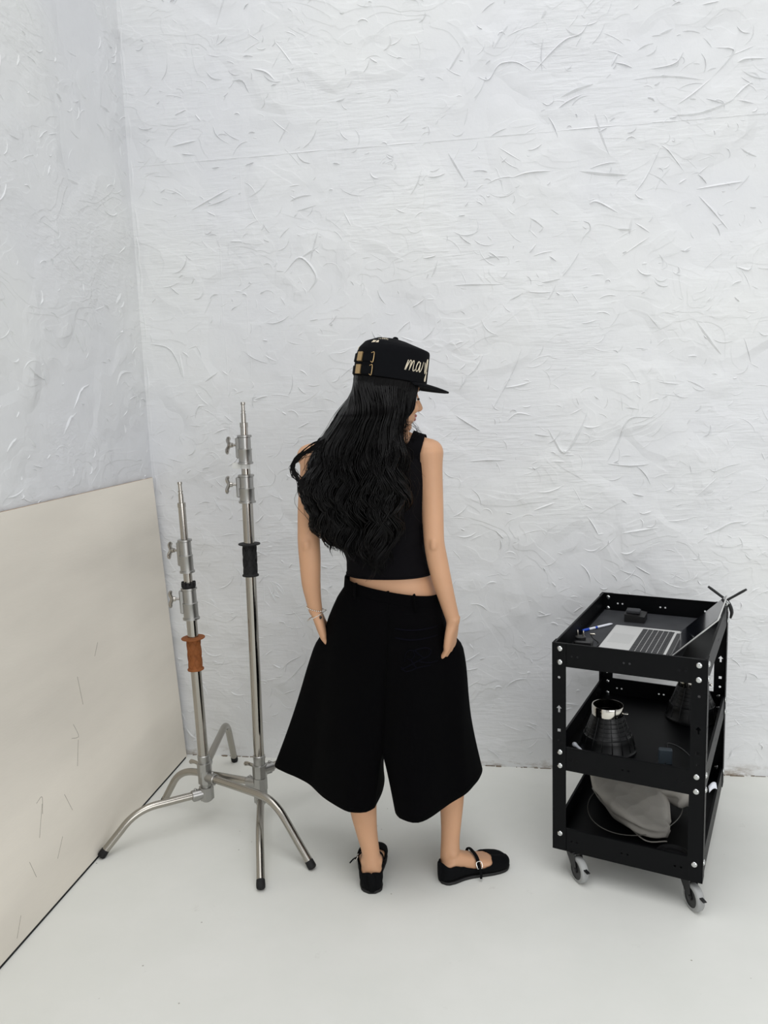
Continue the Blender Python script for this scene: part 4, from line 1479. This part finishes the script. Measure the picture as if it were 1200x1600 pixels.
# waistband, belt loops, pocket, tone-on-tone monogram
def waist_pt(t, dz, g):
    c, s = math.cos(t), math.sin(t)
    a, b = .139 + .007 + g, .104 + .006 + g
    x = -.337 + a * math.copysign(abs(c) ** .9, c)
    return Vector((x, 2.268 + b * math.copysign(abs(s) ** .9, s), WAIST_Z(x) + dz))
rings = []
for dz, g in ((-.038, -.004), (-.038, .0005), (-.034, .001), (-.002, -.0025), (.001, -.004), (.0005, -.007)):
    rings.append([tuple(waist_pt(2 * math.pi * k / 72, dz, g)) for k in range(72)])
obj('waistband', *loft(rings, caps=False), M_CLOTH, shorts, True, 50)
for t in (R(-128), R(-62), R(60), R(120)):
    P = [waist_pt(t, dz, g) for dz, g in ((.003, -.001), (.002, .004), (-.01, .006), (-.035, .006), (-.046, .004))]
    MB().add(tube(catmull([tuple(p) for p in P], 9), .0055, 8, flat=(.4, 1.1), up=(math.cos(t), math.sin(t), 0))).build('belt_loop', M_CLOTH, shorts)
SB = BVHTree.FromPolygons([Vector(v) for v in sv], sf)
def on_shorts(x, z, off=.004):
    loc, nor, _, _ = SB.ray_cast(Vector((x, 1.6, z)), Vector((0, 1, 0)))
    if loc is None:
        return None
    return loc + Vector((0, -1, 0)) * off
def stitch(name, pts, r, n=30):
    P = [on_shorts(x, z) for x, z in catmull(pts, n)]
    P = [tuple(p) for p in P if p is not None]
    return MB().add(tube(P, r, 6, flat=(1, .6))).build(name, M_STITCH, shorts)
stitch('pocket_welt', [(-.315, .855), (-.27, .848), (-.20, .845)], .0022)
stitch('pocket_welt', [(-.315, .828), (-.27, .820), (-.20, .818)], .0022)
for pts in ([(-.290, .758), (-.285, .785), (-.268, .790), (-.262, .775), (-.272, .763), (-.283, .768)],
            [(-.272, .763), (-.262, .745), (-.255, .736)], [(-.262, .790), (-.245, .770), (-.236, .762)],
            [(-.268, .788), (-.235, .792), (-.218, .780), (-.225, .765), (-.250, .758), (-.285, .742), (-.300, .735)],
            [(-.255, .758), (-.225, .745), (-.200, .742)], [(-.300, .742), (-.285, .730), (-.25, .738), (-.22, .736)]):
    stitch('monogram', pts, .0020, 26)

# ---- shoes
def shoe(key):
    h0, az, L = FOOT[key]
    T = np.concatenate([[-.02, -.012, 0, .008, .016, .026, .038, .052], np.concatenate([np.linspace(.07, .95, 36), [.965, .978, .988, .995, 1.0, 1.008, 1.012]])])
    m_ = 37
    vs, fs = [], []
    def rim(t):   # how far up the section the upper reaches (180 = closed over the toes)
        return float(np.interp(t, [-.02, .03, .10, .25, .45, .58, .66, .70, .735, .76, 1.03], [172, 134, 112, 92, 84, 86, 96, 112, 140, 180, 180]))
    for t in T:
        tt = min(max(t, 0), 1)
        A = rim(t)
        for j in range(m_):
            a = -A + 2 * A * j / (m_ - 1)
            p = foot_point(key, tt, a, .0045, .004)
            d = Vector((math.cos(az), math.sin(az), 0))
            p += d * (t - tt) * L
            p.z += .006
            if t < .08:
                # heel counter stays upright and tall
                w, h = foot_section(tt)
                p.z += .010 * (1 - max(t, 0) / .08) * max(0, p.z / .05)
            vs.append(tuple(p))
    n = len(T)
    for i in range(n - 1):
        for j in range(m_ - 1):
            fs.append((i * m_ + j, i * m_ + j + 1, (i + 1) * m_ + j + 1, (i + 1) * m_ + j))
    fs.append(tuple(range(m_)))
    fs.append(tuple(range((n - 1) * m_, n * m_)))
    o = obj('shoe', vs, fs, M_SHOE, person, True)
    md = o.modifiers.new('t', 'SOLIDIFY')
    md.thickness, md.offset = .0022, 1
    # rim binding
    for sgn in (0, 1):
        P = [vs[i * m_ + (m_ - 1) * sgn] for i in range(n) if rim(T[i]) < 178]
        MB().add(tube(P, .0022, 6)).build('rim_binding', M_SHOE, o)
    # sole
    ringo = []
    for z, g in ((.0005, .001), (.001, .0055), (.006, .0065), (.009, .004)):
        pts = []
        for sgn, seq in ((1, np.linspace(-.015, 1.02, 26)), (-1, np.linspace(1.02, -.015, 26))):
            for t in seq:
                tt = min(max(t, 0), 1)
                p = foot_point(key, tt, 75 * sgn, g, 0)
                d = Vector((math.cos(az), math.sin(az), 0))
                p += d * (t - tt) * L
                pts.append((p.x, p.y, z))
        ringo.append(pts)
    obj('sole', *loft(ringo), M_SOLE, o, True, 40)
    # instep strap, buckle and loose strap end on the outer side
    so = 1 if key == 'l' else -1
    t0 = .50
    P = []
    for a in np.linspace(-86, -274, 25) if so < 0 else np.linspace(86, 274, 25):
        p = foot_point(key, t0, a, .0055, .010)
        p.z += .007
        P.append(tuple(p))
    MB().add(tube(P, .0058, 8, flat=(.35, 1.0), up=(0, 0, 1))).build('instep_strap', M_SHOE, o, True, None)
    q = foot_point(key, t0, 100 * so, .011, .010) + Vector((0, 0, .006))
    d = Vector((math.cos(az), math.sin(az), 0))
    sd = Vector((-math.sin(az), math.cos(az), 0)) * so
    loop = [q + d * .008 * a + (Vector((0, 0, 1)) * .9 - sd * .45) * .009 * b for a, b in ((-1, -1), (1, -1), (1, 1), (-1, 1))]
    MB().add(tube([tuple(p) for p in arc_pts([tuple(p) for p in loop] + [tuple(loop[0])], 20)[:-1]], .0014, 6, closed=True)).build('buckle', M_SILVERCHAIN, o)
    tip = [q + Vector((0, 0, .004)), q + sd * .006 - Vector((0, 0, .010)), q + sd * .012 - Vector((0, 0, .026)), q + sd * .016 - Vector((0, 0, .036)) - d * .003]
    if key == 'l':
        tip = [q, q + sd * .010 - Vector((0, 0, .004)), q + sd * .022 - Vector((0, 0, .012)) - d * .01]
    MB().add(tube(catmull([tuple(p) for p in tip], 9), .0042, 8, flat=(1, .35), up=tuple(d))).build('strap_end', M_SHOE, o)
shoe('l')
shoe('r')

# ---- bracelets on the left wrist
def bracelet(c, tilt, r, beads, name, rad):
    mb = MB()
    cc = Vector(c)
    if beads:
        for k in range(26):
            t = 2 * math.pi * k / 26
            p = cc + Vector((math.cos(t) * r, math.sin(t) * r * .85, tilt * math.cos(t) * r))
            mb.add(blob(p, (rad, rad, rad), 8, 6, (Vector((1, 0, 0)), Vector((0, 1, 0)), Vector((0, 0, 1)))))
    else:
        mb.add(tube([tuple(cc + Vector((math.cos(t) * r, math.sin(t) * r * .85, tilt * math.cos(t) * r))) for t in np.linspace(0, 2 * math.pi, 33)[:-1]], rad, 6, closed=True))
    return mb.build(name, M_SILVERCHAIN, person)
bracelet((-.572, 2.240, .885), -.25, .0265, True, 'bead_bracelet', .0022)
b = bracelet((-.570, 2.247, .862), .55, .0300, False, 'bangle', .0014)
MB().add(blob(Vector((-.552, 2.222, .862)), (.004, .004, .005), 10, 8)).build('charm', M_BLACK_GLOSS, b)

# ---- cap
CA, CBW, CU0 = .106, .086, .034
def crown_pt(th, t, g=0.0):
    """th 0 = front, positive towards the person's right; t 0 at the band, 1 at the button"""
    k = (1 + math.cos(th)) / 2
    fr = np.array([(0, 1.0, 0), (.35, .990, .048), (.60, .978, .087), (.635, .955, .0925), (1, 0, .118)])
    bk = np.array([(0, 1.0, 0), (.35, 1.0, .050), (.55, .955, .078), (.72, .80, .099), (.86, .50, .113), (1, 0, .118)])
    rr = k * np.interp(t, fr[:, 0], fr[:, 1]) + (1 - k) * np.interp(t, bk[:, 0], bk[:, 1])
    uu = k * np.interp(t, fr[:, 0], fr[:, 2]) + (1 - k) * np.interp(t, bk[:, 0], bk[:, 2])
    sx = math.copysign(abs(math.cos(th)) ** .92, math.cos(th))
    sy = math.copysign(abs(math.sin(th)) ** .92, math.sin(th))
    return hd((CA * rr + g) * sx, -(CBW * rr + g) * sy, CU0 + uu + g * t)
vs, fs = [], []
NT, NV = 72, 48
tv = np.linspace(0, .985, NV)
for v in tv:
    for k in range(NT):
        vs.append(tuple(crown_pt(2 * math.pi * k / NT, v)))
for i in range(NV - 1):
    for k in range(NT):
        k2 = (k + 1) % NT
        fs.append((i * NT + k, i * NT + k2, (i + 1) * NT + k2, (i + 1) * NT + k))
fs.append(tuple(range((NV - 1) * NT, NV * NT)))
cap = obj('cap', vs, fs, M_CAP, person, True)
md = cap.modifiers.new('t', 'SOLIDIFY')
md.thickness, md.offset = .0025, 1
bt = crown_pt(0, 1.0)
MB().add(blob(Vector(bt) + HU * .002, (.0085, .0085, .0055), 16, 10)).build('button', M_CAP, cap)
# panel seams
for th in (R(38), R(-38), R(100), R(-100), R(180)):
    P = [tuple(crown_pt(th, t, .0012)) for t in np.linspace(0.02, .97, 22)]
    MB().add(tube(P, .0013, 5)).build('panel_seam', M_CAP, cap)
P = [tuple(crown_pt(th, .66, .0012)) for th in np.linspace(R(-40), R(40), 24)]
MB().add(tube(P, .0014, 5)).build('panel_seam', M_CAP, cap)
# brim
vs, fs = [], []
nb, mbm = 33, 9
top, bot = [], []
for dz in (0.0, -.0035):
    for i in range(nb):
        th = R(-72) + R(144) * i / (nb - 1)
        e = max(0.0, math.cos(th * 90 / 74)) ** .55
        for j in range(mbm):
            q = j / (mbm - 1)
            ext = .080 * e * q
            sx, sy = math.cos(th), math.sin(th)
            f = CA * sx * .99 + ext
            l = -(CBW * sy * .985 + .004 * q * sy)
            u = CU0 + .003 - .02 * ext - .008 * q * sy * sy - .10 * ext * ext / .07 + dz
            vs.append(tuple(hd(f, l, u)))
N1 = nb * mbm
for i in range(nb - 1):
    for j in range(mbm - 1):
        a = i * mbm + j
        fs.append((a, a + 1, a + mbm + 1, a + mbm))
        fs.append((N1 + a, N1 + a + mbm, N1 + a + mbm + 1, N1 + a + 1))
    for j in (0, mbm - 1):
        a = i * mbm + j
        fs.append((a, a + mbm, N1 + a + mbm, N1 + a))
for i in (0, nb - 1):
    for j in range(mbm - 1):
        a = i * mbm + j
        fs.append((a, a + 1, N1 + a + 1, N1 + a))
obj('brim', vs, fs, M_CAP, cap, True, 50)
# script embroidery on the front: strokes laid on the crown
def crown_stroke(mb, pts, th0, t0, sc, rad, n=26):
    """pts in letter units (x along the reading direction, y up)"""
    P = []
    for x, y in catmull(pts, n):
        th = th0 - x * sc / .098
        t = t0 + y * sc / .13
        P.append(tuple(crown_pt(th, t, .0022)))
    w = rad * (.75 + .5 * np.abs(np.sin(np.linspace(.3, 6.5, n))))
    mb.add(tube(P, w, 6, flat=(.55, 1.0), up=tuple(HU)))
mb = MB()
S = .030
TH0, T0 = R(86), .20
crown_stroke(mb, [(0, 0), (.10, .45), (.22, .85), (.20, .80), (.14, .45), (.08, 0)], TH0, T0, S, .0018)
crown_stroke(mb, [(.10, .10), (.25, .55), (.42, .88), (.50, .80), (.44, .40), (.38, .02)], TH0, T0, S, .0018)
crown_stroke(mb, [(.40, .10), (.55, .55), (.72, .88), (.80, .78), (.74, .35), (.76, .06), (.88, .05), (1.0, .22)], TH0, T0, S, .0018)
crown_stroke(mb, [(1.48, .78), (1.34, .90), (1.14, .66), (1.06, .28), (1.16, .04), (1.34, .22), (1.48, .62), (1.54, .86)], TH0, T0, S, .0018)
crown_stroke(mb, [(1.54, .86), (1.46, .40), (1.50, .06), (1.64, .10), (1.82, .45), (2.0, .95)], TH0, T0, S, .0018)
crown_stroke(mb, [(2.25, .95), (2.30, .6), (2.34, .2), (2.42, .0)], TH0, T0, S, .0018)
crown_stroke(mb, [(2.42, .05), (2.6, .9), (2.76, 1.25), (2.82, .9), (2.72, .1), (2.66, -.5), (2.54, -.62), (2.56, -.3), (2.86, .2)], TH0, T0, S, .0020, 36)
mb.build('script_lettering', M_CREAM, cap)
# crest lettering on the rear panels
mb = MB()
for k, (x, pts) in enumerate(((0, [(0, 0), (.1, .6), (.3, .1), (.45, .6)]), (.7, [(0, .05), (.15, .6), (.3, .05)]))):
    P = [tuple(crown_pt(R(150) - (x + a) * R(14), .66 + b * .10, .0018)) for a, b in catmull(pts, 12)]
    mb.add(tube(P, .0016, 6))
for z, a0, a1 in ((.80, 122, 150), (.835, 126, 146)):
    P = [tuple(crown_pt(R(a), z + .01 * math.sin(a), .0016)) for a in np.linspace(a0, a1, 16)]
    mb.add(tube(P, .0010, 6))
P = [tuple(crown_pt(R(186), z, .0018)) for z in np.linspace(.50, .57, 6)]
mb.add(tube(P, .0018, 6))
mb.build('crest_lettering', M_CREAM, cap)
# double rear strap with brass slides and wire loops
for t in (.10, .34):
    def strap_pt(th, tt, g):
        return tuple(crown_pt(th, tt, g))
    rings = []
    for th in np.linspace(R(132), R(228), 26):
        rings.append([strap_pt(th, t - .075, .0025), strap_pt(th, t + .075, .0025), strap_pt(th, t + .075, .0055), strap_pt(th, t - .075, .0055)])
    st = obj('rear_strap', *loft(rings), M_CAP, cap, True, 40)
    rings = []
    for th in np.linspace(R(157), R(170), 6):
        rings.append([strap_pt(th, t - .085, .0030), strap_pt(th, t + .085, .0030), strap_pt(th, t + .085, .0085), strap_pt(th, t - .085, .0085)])
    obj('brass_slide', *loft(rings), M_BRASS, st, True, 40)
    lp = [crown_pt(R(138), t - .08, .006), crown_pt(R(134), t - .09, .006), crown_pt(R(134), t + .09, .006), crown_pt(R(139), t + .08, .006)]
    MB().add(tube(catmull([tuple(p) for p in lp], 14), .0011, 6)).build('wire_loop', M_BRASS, st)

# ---- long wavy hair
def hair():
    rh = random.Random(21)
    zt = [1.60, 1.54, 1.50, 1.45, 1.40, 1.36, 1.31, 1.26, 1.21, 1.16, 1.12, 1.08, 1.03]
    lb = [-.405, -.430, -.449, -.476, -.512, -.535, -.550, -.562, -.552, -.538, -.522, -.495, -.45]
    rb = [-.262, -.262, -.268, -.276, -.283, -.277, -.276, -.272, -.274, -.278, -.288, -.305, -.335]
    yb = [2.175, 2.172, 2.170, 2.166, 2.158, 2.150, 2.142, 2.138, 2.138, 2.142, 2.148, 2.152, 2.156]
    Z = zt[::-1]
    L = lambda z: float(np.interp(z, Z, lb[::-1]))
    Rr = lambda z: float(np.interp(z, Z, rb[::-1]))
    Y = lambda z: float(np.interp(z, Z, yb[::-1]))
    # inner mass so that no light passes through
    rings = []
    for z in np.linspace(1.545, 1.11, 34):
        l, r, y = L(z) + .016, Rr(z) - .012, Y(z) + .006
        if z < 1.18:
            sh = (1.18 - z) / .10
            l, r = l + .03 * sh, r - .03 * sh
        dpt = .030
        if z > 1.43:
            up = (z - 1.43) / .115
            l, r, y = l + .012 * up, r - .02 * up, y + .030 * up
            dpt = .030 + .05 * up
        cx, a = (l + r) / 2, (r - l) / 2
        ring = []
        for k in range(36):
            t = 2 * math.pi * k / 36
            ring.append((cx + a * math.copysign(abs(math.cos(t)) ** .75, math.cos(t)), y + .012 + dpt * .5 + dpt * .55 * math.sin(t), z))
        rings.append(ring)
    mass = obj('hair', *loft(rings), M_HAIR, person, True)
    mass['label'] = 'long wavy black hair'
    def strand(mb, s, layer, zend, wid, clump, wave, root_th, n=34, curl=0.0, stray=0.0):
        f0, l0 = (CA - .003) * math.cos(root_th), -(CBW - .003) * math.sin(root_th)
        C = [tuple(hd(f0, l0, CU0 + .012)), tuple(hd(f0 * 1.02, l0 * 1.02, CU0 - .018))]
        edge = min(1.0, abs(2 * s - 1))
        for q in range(9):
            z = 1.475 + (zend - 1.475) * q / 8
            x = L(z) + (Rr(z) - L(z)) * s
            y = Y(z) - layer * (1 - edge ** 4) + .034 * edge ** 4
            if q == 0:
                y += .006
            C.append((x, y, z))
        C = catmull(C, n)
        P = []
        for i in range(n):
            u = i / (n - 1)
            px, py, z = C[i]
            amp = wave * min(1, max(0, (1.46 - z) / .22)) ** 1.2
            px += amp * math.sin(z * 47 + clump) + curl * u ** 6 + stray * u * u
            py += amp * .8 * math.cos(z * 50 + clump * 1.3) - amp * .3
            P.append((px, py, z))
        prof = wid * np.clip(np.minimum(np.linspace(0.35, 6, n), (1 - np.linspace(0, 1, n)) * 8 + .12), 0, 1)
        vs, fs = [], []
        for i in range(n):
            j0, j1 = max(0, i - 1), min(n - 1, i + 1)
            tx = (P[j1][0] - P[j0][0], P[j1][2] - P[j0][2])
            ln = math.hypot(*tx) + 1e-9
            w = prof[i]
            ox, oz = -tx[1] / ln * w, tx[0] / ln * w
            x, y, z = P[i]
            vs += [(x - ox, y + .0004, z - oz), (x, y - w * .9, z), (x + ox, y + .0004, z + oz)]
        for i in range(n - 1):
            a = i * 3
            for k in range(3):
                k2 = (k + 1) % 3
                fs.append((a + k, a + k2, a + 3 + k2, a + 3 + k))
        mb.add((vs, fs))
    def zend_for(s):
        base = np.interp(s, [0, .08, .2, .35, .5, .65, .8, .92, 1.0], [1.13, 1.105, 1.09, 1.085, 1.07, 1.035, 1.04, 1.09, 1.16])
        return float(base)
    def root_for(s):
        # right temple (camera side) for s near 1, round the back to the far side for s near 0
        return R(78) + (1 - s) * R(150)
    mb = MB()
    for c in range(190):                     # locks
        s0 = rh.random() ** 1.25
        ph = rh.uniform(0, 6.28) if rh.random() < .35 else 1.2 + 5 * s0 + rh.gauss(0, .5)
        wave = rh.uniform(.010, .021)
        ze = zend_for(s0) + rh.choice((rh.gauss(.0, .012), rh.gauss(.03, .03)))
        ze = max(ze, 1.025)
        layer0 = rh.uniform(-.012, .024)
        curl = rh.gauss(0, .012)
        for k in range(15):
            s = min(1, max(0, s0 + rh.gauss(0, .016)))
            strand(mb, s, layer0 + rh.gauss(0, .004), ze + rh.gauss(0, .014), rh.uniform(.0011, .0026), ph + rh.gauss(0, .14), wave, root_for(s) + rh.gauss(0, .06), curl=curl)
    mb.build('hair_locks', M_LOCKS, mass, True, None)['kind'] = 'stuff'
    # flyaways and the loose lock that swings out over the left shoulder
    mb = MB()
    for k in range(130):
        s = rh.choice((rh.uniform(-.06, .06), rh.uniform(.94, 1.05), rh.random()))
        strand(mb, s, .022 + rh.uniform(0, .014), zend_for(min(1, max(0, s))) + rh.uniform(-.02, .25), rh.uniform(.0003, .0006), rh.uniform(0, 6.28), rh.uniform(.006, .014), root_for(min(1, max(0, s))), curl=rh.gauss(0, .02), stray=rh.gauss(0, .012))
    for k in range(26):
        g = lambda v: rh.gauss(0, v)
        P = catmull([(-.50 + g(.006), 2.165, 1.395 + g(.008)), (-.535 + g(.006), 2.155, 1.372 + g(.006)), (-.575 + g(.005), 2.150, 1.350 + g(.005)), (-.596 + g(.004), 2.150, 1.325 + g(.005)), (-.590 + g(.004), 2.15, 1.300 + g(.006)), (-.572 + g(.006), 2.15, 1.265 + g(.008)), (-.548 + g(.008), 2.148, 1.20 + g(.012))], 26)
        mb.add(tube(P, rh.uniform(.0006, .0016) * np.clip(np.minimum(np.linspace(.5, 5, 26), np.linspace(4, .2, 26)), 0, 1), 4))
    for k in range(16):    # fine wisps by the mouth
        g = lambda v: rh.gauss(0, v)
        P = catmull([(-.285 + g(.006), 2.24, 1.43 + g(.01)), (-.262 + g(.008), 2.23, 1.425 + g(.010)), (-.248 + g(.010), 2.23, 1.405 + g(.01)), (-.262 + g(.012), 2.22, 1.385 + g(.012))], 12)
        mb.add(tube(P, .0003, 3))
    mb.build('flyaway_hair', M_HAIR, mass, True, None)['kind'] = 'stuff'
    # side hair over ear and cheek, hanging from under the cap
    mb = MB()
    for k in range(420):
        th = R(rh.uniform(50, 128))
        u0 = rh.random()
        f0 = (CA - .003) * math.cos(th)
        l0 = -(CBW - .003) * math.sin(th)
        sway = rh.gauss(0, .006)
        fr = min(f0, .066)
        P = [hd(f0, l0, CU0 + .008), hd(fr - .004, l0 - .004, .0), hd(fr * .86 - .006 + sway, l0 * 1.02 - .004, -.040), hd(fr * .55 - .012 + sway, l0 * .98 - .004, -.080),
             hd(fr * .2 - .03 + sway, l0 * .92 - .006, -.125), Vector((-.300 + sway * 1.5 + rh.uniform(-.04, .02), 2.190 + rh.gauss(0, .008), 1.345)), Vector((-.298 + rh.uniform(-.04, .018), 2.160 + rh.gauss(0, .006), 1.27 - .08 * u0))]
        C = catmull([tuple(p) for p in P], 22)
        mb.add(tube(C, rh.uniform(.0010, .0022) * np.clip(np.linspace(4.5, .25, 22), 0, 1), 4))
    mb.build('side_hair', M_HAIR, mass, True, None)['kind'] = 'stuff'
hair()
